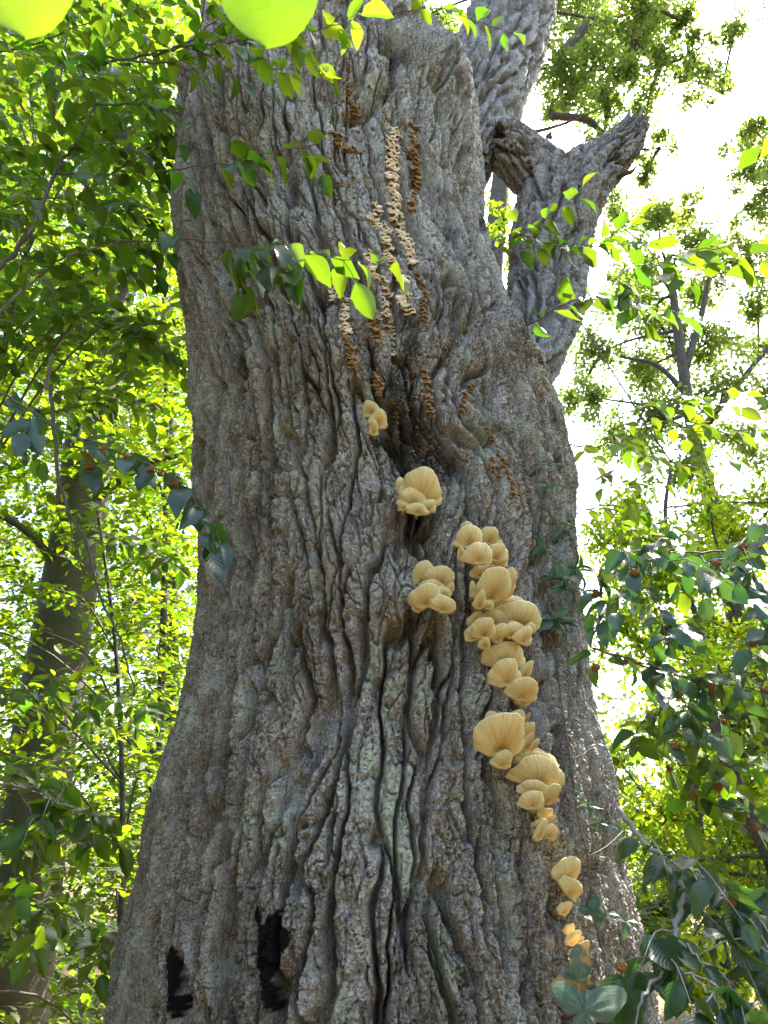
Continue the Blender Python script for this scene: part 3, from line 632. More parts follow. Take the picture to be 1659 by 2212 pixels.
def bough(label, paths, kind, lsize, group=None, twigmat=None, r0=.006, side=True, density=1., droop=.15, burrs=0, maxl=290, name='beech_branch', spacing=.045, flat=.35, sub=(.18, .38)):
    """a leafy branch: woody axes given as places, side twigs in its plane, every leaf an object"""
    P0 = P(*paths[0][0]); e = empty(name, P0, label, 'branch', group); nl = 0; wood = []; nb = 0
    for ip, pts in enumerate(paths):
        rr = r0*(1 if ip == 0 else .55); c = spline([P(*p) for p in pts], max(14, 5*len(pts))); wob = .004*rng.standard_normal(c.shape); wob[0] = 0; c = c + wob
        wood.append((c, np.linspace(rr, max(.0012, rr*.3), len(c))))
        L = np.r_[0, np.cumsum(np.linalg.norm(np.diff(c, axis=0), axis=1))]; t = rng.uniform(.03, .10); sd = 1
        axes = []
        if side:
            while t < L[-1]-.03:
                p = np.array([np.interp(t, L, c[:, q]) for q in range(3)]); p2 = np.array([np.interp(t+.02, L, c[:, q]) for q in range(3)]); T = nz(p2-p)
                lat = nz(np.cross(UP, T) + .25*rng.standard_normal(3))*sd; d = nz(.65*T + .75*lat + .12*rng.standard_normal(3)); ln = rng.uniform(*sub)*(1-.35*t/L[-1])
                q = spline([p, p+d*ln*.5+UP*.01, p+d*ln-UP*ln*droop], 7); axes.append(q); wood.append((q, np.linspace(.0022, .0010, 7))); sd = -sd; t += rng.uniform(.08, .14)/density
        axes.append(c[len(c)//3:] if side else c)
        for q in axes:
            Lq = np.r_[0, np.cumsum(np.linalg.norm(np.diff(q, axis=0), axis=1))]; t = .03; sd = 1 if rng.random() < .5 else -1
            while t <= Lq[-1]+.01 and nl < maxl:
                p = np.array([np.interp(t, Lq, q[:, k_]) for k_ in range(3)]); i = min(len(q)-2, int(np.searchsorted(Lq, t))-1 if t > 0 else 0); T = nz(q[max(0, i)+1]-q[max(0, i)])
                tip = t > Lq[-1]-spacing*.6
                lat = nz(np.cross(UP, T)+1e-3)*sd; ax = nz(T*(1 if tip else .55) + lat*(.1 if tip else .85) - UP*rng.uniform(0, droop*3.2) + .18*rng.standard_normal(3))
                nr = UP + np.array((0, -.45, 0)) + flat*rng.standard_normal(3)
                s_ = lsize*rng.uniform(.7, 1.15); leaf_obj(e, p + ax*s_*.10, ax, nr, s_, kind); nl += 1
                if burrs and rng.random() < burrs and nb < 22: burr(e, p - UP*.016 + np.array((0, -.012, 0))); nb += 1
                sd = -sd; t += spacing*rng.uniform(.8, 1.25)
    V, F = merge([tube(a, b_, 5, True) for a, b_ in wood]); part('stem', V, F, twigmat or M_TWIG, e)
    return e
def leaves_np(pos, ax, nr, size, var, T, TFc):
    pos = np.asarray(pos); y = ax/np.linalg.norm(ax, axis=1)[:, None]; z = nr - (nr*y).sum(1)[:, None]*y; z /= np.linalg.norm(z, axis=1)[:, None]+1e-9; x = np.cross(y, z)
    V = pos[:, None] + size[:, None, None]*(T[None, :, 0:1]*x[:, None]+T[None, :, 1:2]*y[:, None]+T[None, :, 2:3]*z[:, None])
    F = (np.arange(len(pos))*len(T))[:, None, None] + TFc[None]
    return V.reshape(-1, 3), F.reshape(-1, TFc.shape[1]), np.repeat(var, len(T))
T6 = np.array([(0, 0, 0), (-.24, .28, .05), (0, .3, 0), (.24, .28, .05), (-.27, .6, .03), (0, .62, -.02), (.27, .6, .03), (0, 1, -.09)], float)
F6 = np.array([(0, 2, 1, 1), (0, 3, 2, 2), (1, 2, 5, 4), (2, 3, 6, 5), (4, 5, 7, 7), (5, 6, 7, 7)])
F6 = np.array([(0, 2, 1), (0, 3, 2), (1, 2, 5), (1, 5, 4), (2, 3, 6), (2, 6, 5), (4, 5, 7), (5, 6, 7)])
T4 = np.array([(0, 0, 0), (-.28, .5, .06), (.28, .5, .06), (0, 1, -.05)], float); F4 = np.array([(0, 3, 1), (0, 2, 3)])
def crown(name, pos, ax, nr, size, m_, parent=None, fine=True, label=None, cat=None):
    V, F, var = leaves_np(pos, ax, nr, size, rng.random(len(pos)), *( (T6, F6) if fine else (T4, F4)))
    c = V.mean(0) if parent else np.zeros(3)
    o = part(name, V, F, m_, parent, attrs=dict(var=var), smooth=False); return props(o, label, cat, kind='stuff')
def sprays(org, n_per, length, lsize, flat=.4):
    """flat leafy twigs (understory habit): returns leaf arrays and twig lines"""
    N = len(org); a = rng.uniform(0, 2*math.pi, N); d = np.stack([np.cos(a), np.sin(a), rng.normal(-.12, .25, N)], -1); d /= np.linalg.norm(d, axis=1)[:, None]
    lat = np.stack([-d[:, 1], d[:, 0], 0*a], -1); t = (np.arange(n_per)+.5)/n_per; sg = np.where(np.arange(n_per) % 2 == 0, 1, -1)
    pos = org[:, None] + d[:, None]*(t*length)[None, :, None] - UP*(.16*length*t**2)[None, :, None] + .02*rng.standard_normal((N, n_per, 3))
    ax = .55*d[:, None] + .85*sg[None, :, None]*lat[:, None] + .22*rng.standard_normal((N, n_per, 3)) - UP*rng.uniform(0, .45, (N, n_per, 1))
    nr = UP + flat*rng.standard_normal((N, n_per, 3))
    return pos.reshape(-1, 3), ax.reshape(-1, 3), nr.reshape(-1, 3), lsize*rng.uniform(.65, 1.15, N*n_per), (org, org+d*length-UP*.16*length)
def pxbox(n_, x0, x1, y0, y1, Y0, Y1):
    Yv = rng.uniform(Y0, Y1, n_); return np.array([P(rng.uniform(x0, x1), rng.uniform(y0, y1), Yq) for Yq in Yv])
def twigs(lines, m_, parent, r=.003):
    A, B = lines; V = []; F = []
    d = B-A; d /= np.linalg.norm(d, axis=1)[:, None]; s = np.cross(d, UP); s /= np.linalg.norm(s, axis=1)[:, None]; u = np.cross(s, d)
    tri = [s*r, (-s*.5+u*.87)*r, (-s*.5-u*.87)*r]; N = len(A)
    V = np.stack([A+t for t in tri]+[B+t*.4 for t in tri], 1).reshape(-1, 3); f = np.array([(0, 1, 4, 3), (1, 2, 5, 4), (2, 0, 3, 5)])
    F = ((np.arange(N)*6)[:, None, None]+f[None]).reshape(-1, 4)
    o = part('twig', V, F, m_, parent, smooth=False); o['kind'] = 'stuff'; return o
def stem(name, pts, rpx, m_, parent, n_=16, sides=10, wob=0.):
    c = spline([P(*p) for p in pts], n_); rp = np.interp(np.linspace(0, 1, n_), np.linspace(0, 1, len(rpx)), rpx); r = np.array([a*mpp(p) for a, p in zip(rp, c)])
    V, F = tube(c, r*(1+.05*rng.standard_normal(n_)), sides); return part(name, V, F, m_, parent)

# ------------------------------------------------------------------ woodland to the left: trees with trunk, boughs and crown
BT = empty('beech_tree', P(20, 2150, 6.6)*np.array((1, 1, 0)), 'smooth olive-grey beech trunk among the dense green foliage', 'tree', None)
c = spline([P(-20, 2600, 6.6), P(40, 2050, 6.6), P(90, 1640, 6.6), P(160, 1200, 6.6), P(215, 800, 6.6), P(245, 500, 6.6)], 60); rpx = np.interp(np.linspace(0, 1, 60), [0, .3, .6, 1], [84, 74, 56, 40])
na = 40; T = np.gradient(c, axis=0); ph = np.arange(na)/na*2*math.pi; VV = []
for q in range(60):
    t = nz(T[q]); a = nz(np.array((1., 0, 0))-t[0]*t); b2 = np.cross(t, a); r_ = rpx[q]*mpp(c[q])*(1+.05*pn(np.cos(ph)*1.3+3, np.full(na, q*.25)+np.sin(ph), 9)); VV.append(c[q]+r_[:, None]*(np.cos(ph)[:, None]*a+np.sin(ph)[:, None]*b2))
i, j = np.meshgrid(np.arange(59), np.arange(na), indexing='ij')
part('trunk', np.vstack(VV), np.stack([i*na+j, i*na+(j+1) % na, (i+1)*na+(j+1) % na, (i+1)*na+j], -1).reshape(-1, 4), M_BEECH, BT)
for pts, r in [([(215, 800, 6.6), (120, 640, 6.2), (20, 560, 5.8)], [16, 12, 7]), ([(225, 700, 6.6), (330, 520, 6.3), (400, 430, 6.0)], [14, 10, 6]), ([(180, 1100, 6.6), (300, 1010, 6.2), (400, 980, 5.9)], [10, 8, 5]), ([(150, 1260, 6.6), (60, 1150, 6.3), (-60, 1080, 6)], [10, 8, 6]), ([(235, 600, 6.6), (200, 350, 6.6), (150, 50, 6.6)], [34, 24, 14])]:
    stem('branch', pts, r, M_BEECH, BT, 14, 8)
org = np.vstack([pxbox(1150, -180, 430, -150, 1200, 4.3, 8.5), pxbox(420, -180, 420, 1000, 1800, 6.9, 9), pxbox(200, -180, 200, 1600, 2300, 6.9, 9)])
pos, ax, nr, sz, ln = sprays(org, 11, .5, .10); crown('crown', pos, ax, nr, sz, M_MID, BT); twigs(ln, M_TWIG, BT)
def understory(label, xr, yr, Yr, nsp, trunkpts, tr, lsize=.10, m_=M_MID, npl=11, grp='young trees in the understory'):
    e = empty('young_beech', P(*trunkpts[0])*np.array((1, 1, 0)), label, 'tree', grp)
    t0 = P(*trunkpts[0]); pts = [t0*np.array((1, 1, 0))] if t0[2] > .3 else []
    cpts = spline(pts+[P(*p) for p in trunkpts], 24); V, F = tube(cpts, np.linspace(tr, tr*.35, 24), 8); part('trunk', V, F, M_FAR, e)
    org = pxbox(nsp, *xr, *yr, *Yr); pos, ax, nr, sz, ln = sprays(org, npl, .5, lsize); crown('crown', pos, ax, nr, sz, m_, e); twigs(ln, M_TWIG, e)
    # boughs from the trunk towards the sprays
    wood = []
    for q in org[:: max(1, len(org)//14)]:
        k_ = cpts[int(np.argmin(np.abs(cpts[:, 2]-max(q[2]-.5, cpts[0, 2]))))]; wood.append(tube(spline([k_, (k_+q)/2+UP*.15, q], 8), np.linspace(tr*.3, .006, 8), 5))
    V, F = merge(wood); part('branch', V, F, M_TWIG, e)['kind'] = 'stuff'; return e
understory('young beech with sunlit yellow-green leaves close beside the oak', (230, 440), (650, 1900), (6.0, 8.5), 620, [(330, 2150, 7.2), (345, 1600, 7.2), (360, 1000, 7.2), (350, 500, 7.2)], .06, .095, M_MID)
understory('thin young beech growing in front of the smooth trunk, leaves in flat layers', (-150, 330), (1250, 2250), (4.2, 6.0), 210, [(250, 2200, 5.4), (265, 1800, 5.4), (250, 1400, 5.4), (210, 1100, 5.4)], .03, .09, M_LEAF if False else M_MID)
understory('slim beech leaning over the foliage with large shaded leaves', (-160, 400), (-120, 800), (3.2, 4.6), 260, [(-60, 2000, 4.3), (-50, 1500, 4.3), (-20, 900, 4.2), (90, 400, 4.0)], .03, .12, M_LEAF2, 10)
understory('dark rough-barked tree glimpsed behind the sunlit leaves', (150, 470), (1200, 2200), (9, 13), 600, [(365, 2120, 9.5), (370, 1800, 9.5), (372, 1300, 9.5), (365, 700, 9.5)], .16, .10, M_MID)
pos, ax, nr, sz, ln = sprays(np.vstack([pxbox(6500, -300, 560, -200, 2150, 10, 19), pxbox(1800, -300, 480, -250, 900, 9, 16), pxbox(700, 560, 1100, 0, 2000, 12, 20)]), 10, .8, .15, .6)
crown('distant_wood', pos, ax, nr, sz, M_FARL, None, False, 'dense green woodland massed behind the beech trunk', 'woodland')

def blocker_ring(n_, az0, az1, r0, r1, z0, z1):
    a = rng.uniform(az0, az1, n_); r = rng.uniform(r0, r1, n_); return np.stack([r*np.sin(a), r*np.cos(a), rng.uniform(z0, z1, n_)], -1)
pos, ax, nr, sz, ln = sprays(np.vstack([blocker_ring(2200, R(-125), R(-38), 5.5, 10, .2, 11), blocker_ring(1400, R(40), R(125), 7, 13, .2, 9), blocker_ring(1200, R(125), R(235), 7, 11, .2, 5.2)]), 8, 1.1, .36, .6)  # unseen foliage ring, added to block fill light from the sides and behind
crown('added_blocker_wood', pos, ax, nr, sz, M_FARL, None, False, 'unseen woodland foliage added around the view to cut fill light', 'woodland')
# ------------------------------------------------------------------ trees to the right
def blobtree(label, name, trunk, tr, blobs, Y, m_, lsize, dens, group=None, barkm=None, extra=()):
    e = empty(name, P(trunk[0][0], trunk[0][1], trunk[0][2])*np.array((1, 1, 0)), label, 'tree', group)
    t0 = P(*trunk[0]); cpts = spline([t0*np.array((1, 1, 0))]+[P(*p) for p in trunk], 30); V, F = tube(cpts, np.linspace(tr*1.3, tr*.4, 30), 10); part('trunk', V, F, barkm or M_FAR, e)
    ps = []; wood = []; hubs = []
    for bx, by, br in blobs:
        Yb = rng.uniform(*Y); c = P(bx, by, Yb); r = br*mpp(c); nsub = max(4, int(br/7)); cnt = int(dens*(r/lsize)**2*38)
        sc_ = c + r*.75*rng.standard_normal((nsub, 3))*np.array((.62, .8, .55)); ps.append(sc_[rng.integers(nsub, size=cnt)] + r*.24*rng.standard_normal((cnt, 3)))
        cand = np.vstack([cpts[8:]] + [h_[None] for h_ in hubs]); k_ = cand[int(np.argmin(np.linalg.norm(cand-c, axis=1) + .5*np.maximum(0, cand[:, 2]-c[2])))]; hubs.append(c)
        wood.append(tube(spline([k_, (k_+c)/2+.12*r*rng.standard_normal(3), c], 8), np.linspace(min(tr*.25, .045), .012, 8), 5))
        for q in sc_[:4]: wood.append(tube(spline([c, (c+q)/2+.05*rng.standard_normal(3), q], 5), np.linspace(.014, .005, 5), 4))
    for pts, r in extra: stem('branch', pts, r, barkm or M_FAR, e, 16, 8)
    V, F = merge(wood); part('branch', V, F, barkm or M_FAR, e)['kind'] = 'stuff'
    pos = np.vstack(ps); N = len(pos); crown('crown', pos, rng.standard_normal((N, 3))-UP*.3, UP+.7*rng.standard_normal((N, 3)), lsize*rng.uniform(.6, 1.2, N), m_, e, lsize > .1 and False); return e
blobtree('tall oak with dark trunk behind the broken limb, crown against white sky', 'background_oak', [(1700, 1900, 11), (1640, 1500, 11), (1590, 1330, 11), (1540, 1100, 11), (1500, 950, 11), (1470, 760, 11), (1450, 600, 11)], .17,
  [(1330,480,50),(1420,470,58),(1500,450,45),(1480,540,55),(1400,560,55),(1330,640,60),(1420,690,75),(1500,640,60),(1300,760,62),(1380,800,75),(1460,780,65),(1550,720,60),(1290,860,50),(1420,900,70),(1560,850,60),(1350,950,60),(1480,1000,70),(1600,960,60),(1560,560,40),(1240,860,36)], (10, 13), M_OAKL, .11, 1.15, 'oaks behind the broken limb', None,
  [([(1500, 950, 11), (1570, 860, 10.8), (1660, 750, 10.6)], [9, 7, 5]), ([(1490, 860, 11), (1420, 790, 10.8), (1340, 770, 10.5)], [7, 5, 3]), ([(1480, 800, 11), (1520, 660, 11), (1540, 540, 11)], [9, 6, 3])])
blobtree('large oak whose leafy boughs hang overhead beside the grey limb', 'background_oak', [(1000, 1500, 9), (1040, 900, 9), (1080, 400, 9), (1120, 60, 9), (1180, -250, 9)], .2,
  [(1230,50,75),(1330,50,75),(1200,140,55),(1280,150,65),(1350,120,50),(1420,50,55),(1190,230,42),(1260,230,50),(1310,230,42),(1430,140,45),(1490,120,40),(1540,150,45),(1560,200,28),(1480,50,40),(1590,60,38),(1300,320,34),(1395,250,42),(1425,320,36),(1390,380,30),(900,40,50),(970,50,40),(1120,330,40),(1150,30,50),(1250,110,55),(1370,20,50),(1150,120,40),(1230,190,50),(1330,180,45),(1480,170,34),(1390,90,45)], (8.5, 10.5), M_OAKL, .105, 1.25, 'oaks behind the broken limb', None,
  [([(1190, 250, 9), (1270, 260, 9.2), (1310, 300, 9.4), (1345, 330, 9.5)], [8, 8, 6, 4]), ([(1200, 130, 9), (1300, 40, 9.3), (1400, 120, 9.4), (1520, 170, 9.6)], [12, 9, 6, 3])])
blobtree('bluish-green oak crown at the far side of the open sky', 'background_oak', [(1900, 1500, 13), (1850, 900, 13), (1800, 500, 13), (1760, 300, 13)], .2,
  [(1625,270,38),(1645,330,45),(1615,385,38),(1640,450,34),(1680,300,60),(1700,420,70),(1620,560,50),(1640,640,55),(1600,480,30),(1640,760,50),(1680,860,60)], (12, 14), M_OAKL, .12, 1.2, 'oaks behind the broken limb')
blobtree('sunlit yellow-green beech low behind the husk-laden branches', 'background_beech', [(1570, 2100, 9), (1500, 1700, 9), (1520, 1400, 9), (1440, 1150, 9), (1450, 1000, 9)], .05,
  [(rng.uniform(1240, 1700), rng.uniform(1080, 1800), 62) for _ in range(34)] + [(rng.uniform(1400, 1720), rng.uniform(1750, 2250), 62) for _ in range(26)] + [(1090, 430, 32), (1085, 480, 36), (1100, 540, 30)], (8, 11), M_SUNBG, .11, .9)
blobtree('slanting grey-stemmed tree in the shade near the oak flank', 'background_beech', [(1760, 2150, 6.5), (1680, 1880, 6.5), (1600, 1720, 6.5), (1555, 1600, 6.5), (1520, 1480, 6.5)], .09,
  [(rng.uniform(1330, 1720), rng.uniform(1380, 2200), 55) for _ in range(14)], (6.2, 7.5), M_FARL, .10, .7)
pos, ax, nr, sz, ln = sprays(np.vstack([pxbox(1100, 1180, 1800, 1150, 1950, 15, 26), pxbox(900, 1200, 1850, 1700, 2200, 12, 22)]), 10, 1.0, .22, .6)
crown('distant_wood', pos, ax, nr, sz, M_FARL, None, False, 'hazy green woodland low behind the husk-laden beech branches', 'woodland')
pos = pxbox(160, 1585, 1690, -40, 70, 12, 13); crown('red_leaved_tree', pos, rng.standard_normal((160, 3)), UP+.7*rng.standard_normal((160, 3)), np.full(160, .13), M_RED, None, False, 'spray of reddish leaves at the edge of the open sky', 'foliage')

# ------------------------------------------------------------------ near branches, every leaf its own object
bough('long brown beech branch rising steeply with leafy twigs over the oak shoulder',
  [[(-20, 590, 2.3), (65, 500, 2.3), (125, 360, 2.3), (175, 290, 2.25), (220, 140, 2.2), (218, -40, 2.2)], [(220, 140, 2.2), (330, 115, 2.1), (430, 98, 2.05), (560, 88, 2.0)], [(330, 122, 2.1), (400, 90, 2.05), (490, 28, 2.0)], [(190, 225, 2.25), (300, 225, 2.1), (370, 240, 2.05)], [(125, 375, 2.3), (200, 378, 2.2), (260, 380, 2.15)], [(220, 120, 2.2), (330, 135, 2.1), (460, 118, 2.05)]],
  'leaf', .105, None, M_TWIG, .012, True, .62, .25, 0, 170)
bough('thin beech twig with toothed leaves lying across the upper oak bark', [[(330, 372, 2.1), (470, 357, 2.05), (560, 342, 2.0), (695, 308, 1.95)]], 'leaf', .12, None, None, .003, True, .45, .45, spacing=.046, sub=(.06, .15), maxl=30)
bough('long thin beech twig hanging leaves across the bracket fungi', [[(240, 520, 2.2), (450, 519, 2.05), (600, 541, 1.9), (720, 556, 1.85), (850, 574, 1.8)], [(500, 522, 2.0), (560, 560, 1.95), (630, 600, 1.9)]], 'leaf', .125, None, None, .003, True, .40, .5, spacing=.052, sub=(.06, .16), maxl=44)
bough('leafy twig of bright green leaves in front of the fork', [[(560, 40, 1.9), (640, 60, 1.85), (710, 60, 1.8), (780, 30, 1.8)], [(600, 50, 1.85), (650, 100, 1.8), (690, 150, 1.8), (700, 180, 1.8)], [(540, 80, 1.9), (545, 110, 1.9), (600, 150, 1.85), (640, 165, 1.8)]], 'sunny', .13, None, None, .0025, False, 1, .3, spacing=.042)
bough('small twig with a few leaves crossing the thick pale limb', [[(850, 30, 2.3), (940, 15, 2.25), (1010, 40, 2.2), (1110, 75, 2.2)]], 'leaf', .115, None, None, .0025, False, 1, .4, spacing=.05)
for lab, pts in [('huge sunlit leaf dangling close overhead in front of the oak fork', ((585, -150, .55), (575, 92, .60))), ('huge sunlit leaf dangling close overhead at the corner of the foliage', ((70, -150, .60), (50, 70, .64)))]:
    a = P(*pts[0]); b = P(*pts[1]); e = empty('close_leaf', a, lab, 'leaf', None); V, F, uv = leaf_template(40, .08, .12, 3, .40, .02, True)
    lf = leaf_obj(e, a, b-a, nz(np.array((.12, -.8, .55))), np.linalg.norm(b-a), 'sunny', mesh_np('blade', V, F, [M_CLOSE], uv=uv)); lf.name = 'blade'
    q0 = a + np.array((.02, .02, .12)); V, F = tube(spline([q0, (a+q0)/2+np.array((.01, 0, 0)), a - .1*(b-a)], 6), np.linspace(.002, .001, 6), 6); part('stalk', V, F, M_TWIG, e)
# boughs filling the left
L_ = [('grey-barked beech bough arching over the foliage, level with the broken limb', [[(-30, 705, 2.9), (75, 604, 2.9), (145, 554, 2.85), (250, 528, 2.8), (330, 540, 2.7)]], M_GREYTWIG, .009),
      ('crooked grey beech bough bending downwards amid sunlit leaves', [[(100, 840, 3.6), (110, 780, 3.6), (127, 734, 3.6), (165, 704, 3.55), (212, 688, 3.5), (242, 640, 3.4)], [(212, 688, 3.5), (290, 720, 3.3), (370, 760, 3.2)]], M_GREYTWIG, .012),
      ('shaded beech bough with dense leaves at the highest corner', [[(-60, 120, 2.9), (60, 100, 2.8), (160, 60, 2.7), (300, 20, 2.6)], [(60, 100, 2.8), (150, 160, 2.7), (260, 180, 2.6)]], M_TWIG, .007),
      ('drooping beech bough with dense leaves beside the oak shoulder', [[(180, 420, 3.2), (260, 360, 3.0), (330, 330, 2.9), (400, 300, 2.8)], [(240, 300, 3.1), (320, 260, 2.9), (390, 270, 2.8)]], M_TWIG, .006),
      ('beech bough of flat layered leaves under the grey arching one', [[(-40, 470, 3.4), (80, 430, 3.3), (200, 440, 3.2), (330, 470, 3.0)]], M_TWIG, .007),
      ('slender beech bough beneath the crooked grey one, leaves lit from behind', [[(-40, 960, 3.9), (90, 900, 3.8), (220, 870, 3.7), (350, 880, 3.6)]], M_TWIG, .006),
      ('low shaded beech bough with a pale curved stem near the smooth trunk', [[(-40, 1690, 3.2), (60, 1700, 3.1), (150, 1745, 3.05), (210, 1760, 3.0)], [(40, 1700, 3.1), (90, 1790, 3.0), (160, 1820, 3.0)]], M_GREYTWIG, .006),
      ('beech bough reaching across the middle of the smooth trunk', [[(-40, 1500, 4.2), (80, 1490, 4.1), (200, 1500, 4.0), (320, 1540, 3.9)]], M_TWIG, .005),
      ('lowest beech bough hanging over the foot of the smooth trunk', [[(-50, 1960, 3.4), (60, 1950, 3.3), (160, 1990, 3.3), (230, 2060, 3.2)]], M_TWIG, .005),
      ('beech bough hanging in front of the dark rough-barked tree', [[(120, 1180, 4.6), (220, 1160, 4.5), (330, 1190, 4.3), (395, 1230, 4.2)]], M_TWIG, .005)]
for lab, paths, tm, r0 in L_: bough(lab, paths, 'leaf', .115, 'beech boughs left of the oak', tm, r0, True, 1., .25, 0, 200)
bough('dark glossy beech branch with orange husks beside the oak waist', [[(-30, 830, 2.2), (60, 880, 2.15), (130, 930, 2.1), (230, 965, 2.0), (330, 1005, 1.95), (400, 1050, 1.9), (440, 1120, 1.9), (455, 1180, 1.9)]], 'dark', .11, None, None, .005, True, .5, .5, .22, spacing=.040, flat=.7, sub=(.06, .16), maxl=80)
e = empty('dead_twig', P(110, 880, 3.0), 'bare dead twig dangling in front of the smooth beech trunk', 'twig')
V, F = tube(spline([P(*p) for p in [(110, 830, 3.0), (118, 960, 3.0), (140, 1080, 3.0), (185, 1170, 3.0), (212, 1280, 3.0), (262, 1390, 3.0), (290, 1500, 3.0)]], 30)+.004*rng.standard_normal((30, 3)), np.linspace(.010, .003, 30), 6); part('stem', V, F, M_TWIG, e)
for a, b in [((190, 1180, 3.0), (155, 1235, 2.95)), ((215, 1290, 3), (250, 1320, 2.95)), ((150, 1095, 3), (158, 1200, 3))]:
    V, F = tube(spline([P(*a), P(*b)], 5), np.linspace(.004, .0015, 5), 5); part('twig', V, F, M_TWIG, e)
# right side
bough('backlit beech spray of light green leaves in front of the broken limb', [[(1060, 540, 2.6), (1146, 492, 2.5), (1211, 451, 2.45), (1255, 418, 2.4)], [(1100, 536, 2.55), (1200, 532, 2.45), (1274, 530, 2.4), (1420, 525, 2.3)], [(1130, 500, 2.5), (1190, 520, 2.45), (1240, 545, 2.4)], [(1274, 530, 2.4), (1330, 505, 2.35), (1385, 470, 2.3)], [(1146, 492, 2.5), (1110, 480, 2.5), (1075, 490, 2.5)]], 'leaf', .10, None, None, .003, False, 1, .32, spacing=.034, flat=.5)
bough('dark beech twig growing out past the foot of the broken limb', [[(1138, 705, 2.6), (1206, 664, 2.5), (1261, 639, 2.4), (1329, 601, 2.3), (1400, 566, 2.2), (1500, 540, 2.1)], [(1250, 645, 2.4), (1320, 640, 2.3), (1400, 660, 2.2), (1480, 680, 2.1)], [(1400, 566, 2.2), (1480, 600, 2.1), (1560, 590, 2.05)], [(1430, 550, 2.2), (1540, 535, 2.0), (1640, 560, 1.95)], [(1330, 601, 2.3), (1370, 640, 2.25), (1400, 700, 2.2)]], 'leaf', .12, None, None, .004, False, 1, .35, spacing=.042, flat=.6)
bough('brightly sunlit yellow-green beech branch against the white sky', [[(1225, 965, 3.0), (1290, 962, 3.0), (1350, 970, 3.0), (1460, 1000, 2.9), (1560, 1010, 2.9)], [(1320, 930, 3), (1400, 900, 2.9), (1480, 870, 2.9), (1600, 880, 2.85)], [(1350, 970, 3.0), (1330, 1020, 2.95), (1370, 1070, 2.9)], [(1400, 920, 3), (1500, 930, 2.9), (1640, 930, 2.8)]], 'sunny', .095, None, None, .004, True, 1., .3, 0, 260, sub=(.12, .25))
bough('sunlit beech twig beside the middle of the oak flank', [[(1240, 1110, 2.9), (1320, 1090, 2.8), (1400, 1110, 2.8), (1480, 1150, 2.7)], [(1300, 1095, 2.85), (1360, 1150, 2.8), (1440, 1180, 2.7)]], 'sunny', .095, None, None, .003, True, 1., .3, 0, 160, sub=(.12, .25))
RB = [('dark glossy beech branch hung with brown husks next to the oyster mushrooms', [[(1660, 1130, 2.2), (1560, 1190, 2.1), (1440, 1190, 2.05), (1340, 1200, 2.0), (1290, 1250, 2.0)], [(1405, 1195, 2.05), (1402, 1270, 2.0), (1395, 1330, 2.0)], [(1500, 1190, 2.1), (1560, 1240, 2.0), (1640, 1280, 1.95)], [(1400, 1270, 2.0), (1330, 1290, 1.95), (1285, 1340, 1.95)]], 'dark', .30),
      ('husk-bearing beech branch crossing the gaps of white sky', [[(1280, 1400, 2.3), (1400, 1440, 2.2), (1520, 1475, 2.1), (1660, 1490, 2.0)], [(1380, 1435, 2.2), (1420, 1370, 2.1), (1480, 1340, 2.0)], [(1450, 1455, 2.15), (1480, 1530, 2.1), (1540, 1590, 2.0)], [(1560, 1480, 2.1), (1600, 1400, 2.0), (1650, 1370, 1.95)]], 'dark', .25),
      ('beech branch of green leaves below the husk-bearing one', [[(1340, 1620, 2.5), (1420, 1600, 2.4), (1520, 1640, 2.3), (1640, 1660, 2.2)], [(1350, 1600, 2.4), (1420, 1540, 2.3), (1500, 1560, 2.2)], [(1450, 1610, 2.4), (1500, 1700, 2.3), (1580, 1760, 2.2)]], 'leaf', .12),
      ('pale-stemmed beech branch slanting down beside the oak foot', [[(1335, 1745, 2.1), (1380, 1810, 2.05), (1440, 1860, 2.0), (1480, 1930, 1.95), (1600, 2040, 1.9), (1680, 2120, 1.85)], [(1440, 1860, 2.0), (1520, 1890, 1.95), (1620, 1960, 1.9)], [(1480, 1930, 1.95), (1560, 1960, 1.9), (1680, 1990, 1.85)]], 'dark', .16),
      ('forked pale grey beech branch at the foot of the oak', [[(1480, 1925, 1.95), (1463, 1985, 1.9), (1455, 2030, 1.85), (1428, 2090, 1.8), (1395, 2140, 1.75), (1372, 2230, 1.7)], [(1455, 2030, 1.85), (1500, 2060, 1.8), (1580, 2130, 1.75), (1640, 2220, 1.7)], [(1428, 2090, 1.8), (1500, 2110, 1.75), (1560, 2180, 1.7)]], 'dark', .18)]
for q, (lab, paths, kd, bf) in enumerate(RB): bough(lab, paths, kd, .080, 'husk-bearing beech branches right of the oak', M_GREYTWIG if q >= 3 else M_TWIG, .008 if q >= 3 else .004, True, 1.1, .35, bf*.45, 290, spacing=.034, flat=.7, sub=(.12, .30))

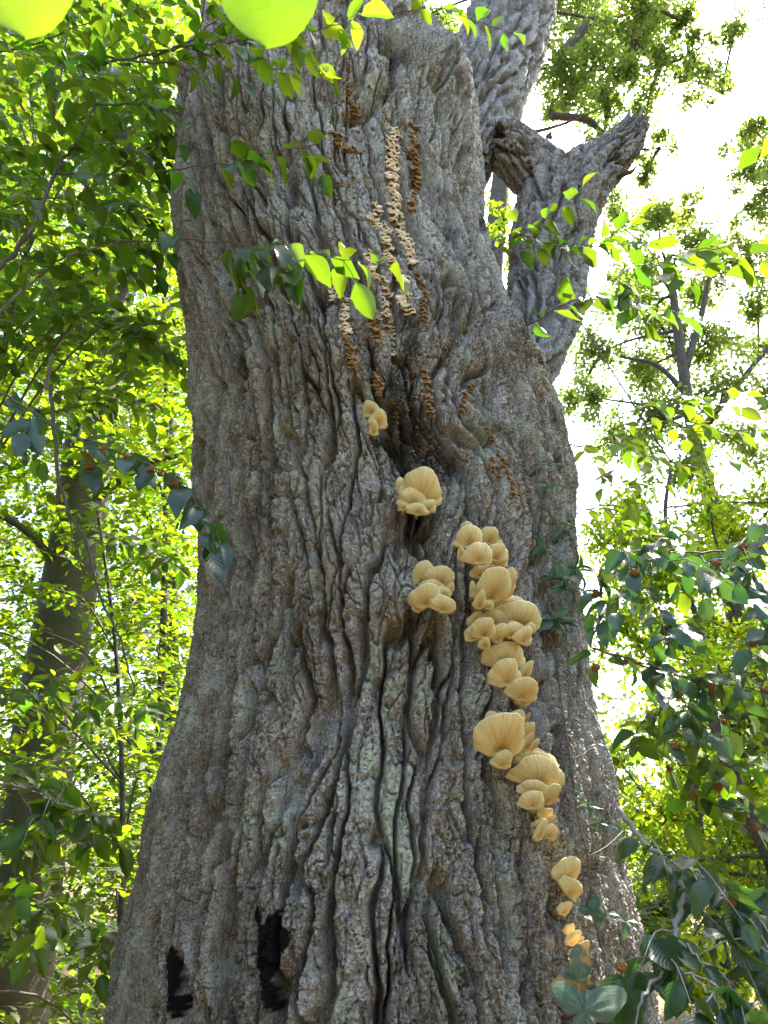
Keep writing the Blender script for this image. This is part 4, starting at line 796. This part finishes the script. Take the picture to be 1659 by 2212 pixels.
# ------------------------------------------------------------------ creeper and withered leaves on the bark
def creeper(label, stempts, nodes, ls, m_=M_CREEP):
    A = on_trunk(*stempts[0])[0]; e = empty('creeper', A, label, 'vine', 'climbers on the oak bark'); pts = []
    for p in stempts: a, nr = on_trunk(*p); pts.append(a+nr*.012)
    V, F = tube(spline(pts, 5*len(pts)), .0025, 5); part('stem', V, F, M_TWIG, e)
    V, F, uv = leaf_template(5, .2, .25, 4, .26, .03); me = mesh_np('leaf', V, F, [m_], uv=uv)
    for px, py, k_ in nodes:
        a, nr = on_trunk(px, py); near = pts[int(np.argmin([np.linalg.norm(a-q) for q in pts]))]; hub = a+nr*rng.uniform(.04, .08)
        V, F = tube(spline([near, (near+hub)/2-UP*.01, hub], 5), .0014, 4); part('stalk', V, F, M_TWIG, e)
        for q in range(k_):
            an = rng.uniform(-.3, .3) + q*2*math.pi/k_; ax = np.array((math.cos(an), -.2, math.sin(an)*.6)) - .15*UP
            leaf_obj(e, hub, ax, nz(UP*.7+nr*.8+.3*rng.standard_normal(3)), ls*rng.uniform(.7, 1.1), 'leaf', me)
creeper('green five-fingered creeper climbing the shaded oak flank', [(1165, 1480), (1170, 1350), (1150, 1260), (1155, 1180), (1160, 1100), (1150, 980)], [(1205, 1235, 5), (1172, 1252, 5), (1185, 1262, 4), (1222, 1285, 4), (1178, 1355, 5), (1195, 1350, 4), (1150, 1190, 3), (1180, 1140, 3), (1160, 1060, 3), (1155, 1020, 2), (1215, 1240, 5), (1190, 1285, 4), (1168, 1345, 5)], .075)
creeper('grey-leaved creeper stem low on the oak flank', [(1195, 1420), (1210, 1540), (1225, 1640), (1240, 1760), (1262, 1850), (1270, 1960), (1285, 2100)], [(1235, 1742, 4), (1262, 1780, 4), (1250, 1610, 2), (1300, 1795, 3), (1272, 1972, 3), (1310, 1990, 3)], .05)
M_SASS = leaf_material('dying_leaf', (.10, .16, .10), (.12, .2, .06), .25, .5, veins=False)
def lobed(px, py, Y, size, rot, nrm, m_, label):
    r_ = []; c = P(px, py, Y); e = empty('lobed_leaf', c, label, 'leaf'); na = 46; a = np.linspace(0, 2*math.pi, na+1)[:-1]
    r = .62 + .30*np.cos(3*a) + .10*np.cos(a) + .06*np.cos(7*a+1) ; rings = (0, .35, .7, 1.)
    V = [(0, 0, 0)]
    for q in rings[1:]: V += [(q*rr*math.sin(t), q*rr*math.cos(t), -.12*(q*rr)**2 + .05*q*math.sin(5*t)) for rr, t in zip(r, a)]
    F = [[0, 1+i, 1+(i+1) % na] for i in range(na)] + [[1+k_*na+i, 1+(k_+1)*na+i, 1+(k_+1)*na+(i+1) % na, 1+k_*na+(i+1) % na] for k_ in range(2) for i in range(na)]
    Fr = frame(np.array((math.sin(rot), -.1, math.cos(rot))), np.asarray(nrm)); W_ = (np.array(V)*size) @ Fr.T + c; W_ = W_ + .03*size*rng.standard_normal((len(V), 1))*Fr[:, 2]
    part('blade', W_, F, m_, e); q = P(px+30, py+110, Y+.25); V, F = tube(spline([c, (c+q)/2, q], 6), .0016, 5); part('stalk', V, F, M_TWIG, e); return e
def dying(name, a, b_, brown):
    m, n, l, b = mat(name); tc = nd(n, 'ShaderNodeTexCoord').outputs['Object']; f = noise(n, l, tc, 16, 3, .6)
    c = mix(n, l, ramp(n, l, f, [(.50, (0,0,0)), (.55, (1,1,1))]), ramp(n, l, noise(n, l, tc, 60), [(.3, a), (.7, b_)]), brown); l.new(c, b.inputs['Base Color']); b.inputs['Roughness'].default_value = .8; b.inputs['Specular IOR Level'].default_value = .2
    l.new(bump(n, l, noise(n, l, tc, 130), .4, .003), b.inputs['Normal']); return m
M_DY = dying('dying_leaf', (.07, .115, .07), (.11, .16, .10), (.40, .23, .08)); M_DY2 = dying('grey_green_leaf', (.06, .10, .065), (.10, .145, .09), (.10, .12, .07))
lobed(1248, 2120, 1.75, .062, .2, (-.1, -.9, .45), M_DY, 'dying lobed leaf with orange-brown blotches in front of the oak foot')
lobed(1262, 2182, 1.70, .085, 1.2, (-.05, -.8, .6), M_DY2, 'grey-green lobed leaf just below the dying blotched leaf')
lobed(1278, 1968, 2.0, .035, .5, (.1, -.9, .4), M_DY2, 'small pale lobed leaf in front of the lower oak flank')
e = empty('hanging_leaf', P(1345, 2090, 1.75), 'single dark glossy leaf hanging from a husk beside the dying leaf', 'leaf'); leaf_obj(e, P(1342, 2105, 1.75), P(1320, 2215, 1.73)-P(1342, 2105, 1.75), np.array((-.3, -.9, .2)), .125, 'dark'); burr(e, P(1342, 2090, 1.75), .0075)
V, F = tube(spline([P(1342, 2092, 1.75), P(1352, 2075, 1.77), P(1395, 2068, 1.78), P(1428, 2088, 1.8)], 10), .0016, 5); part('stalk', V, F, M_TWIG, e)
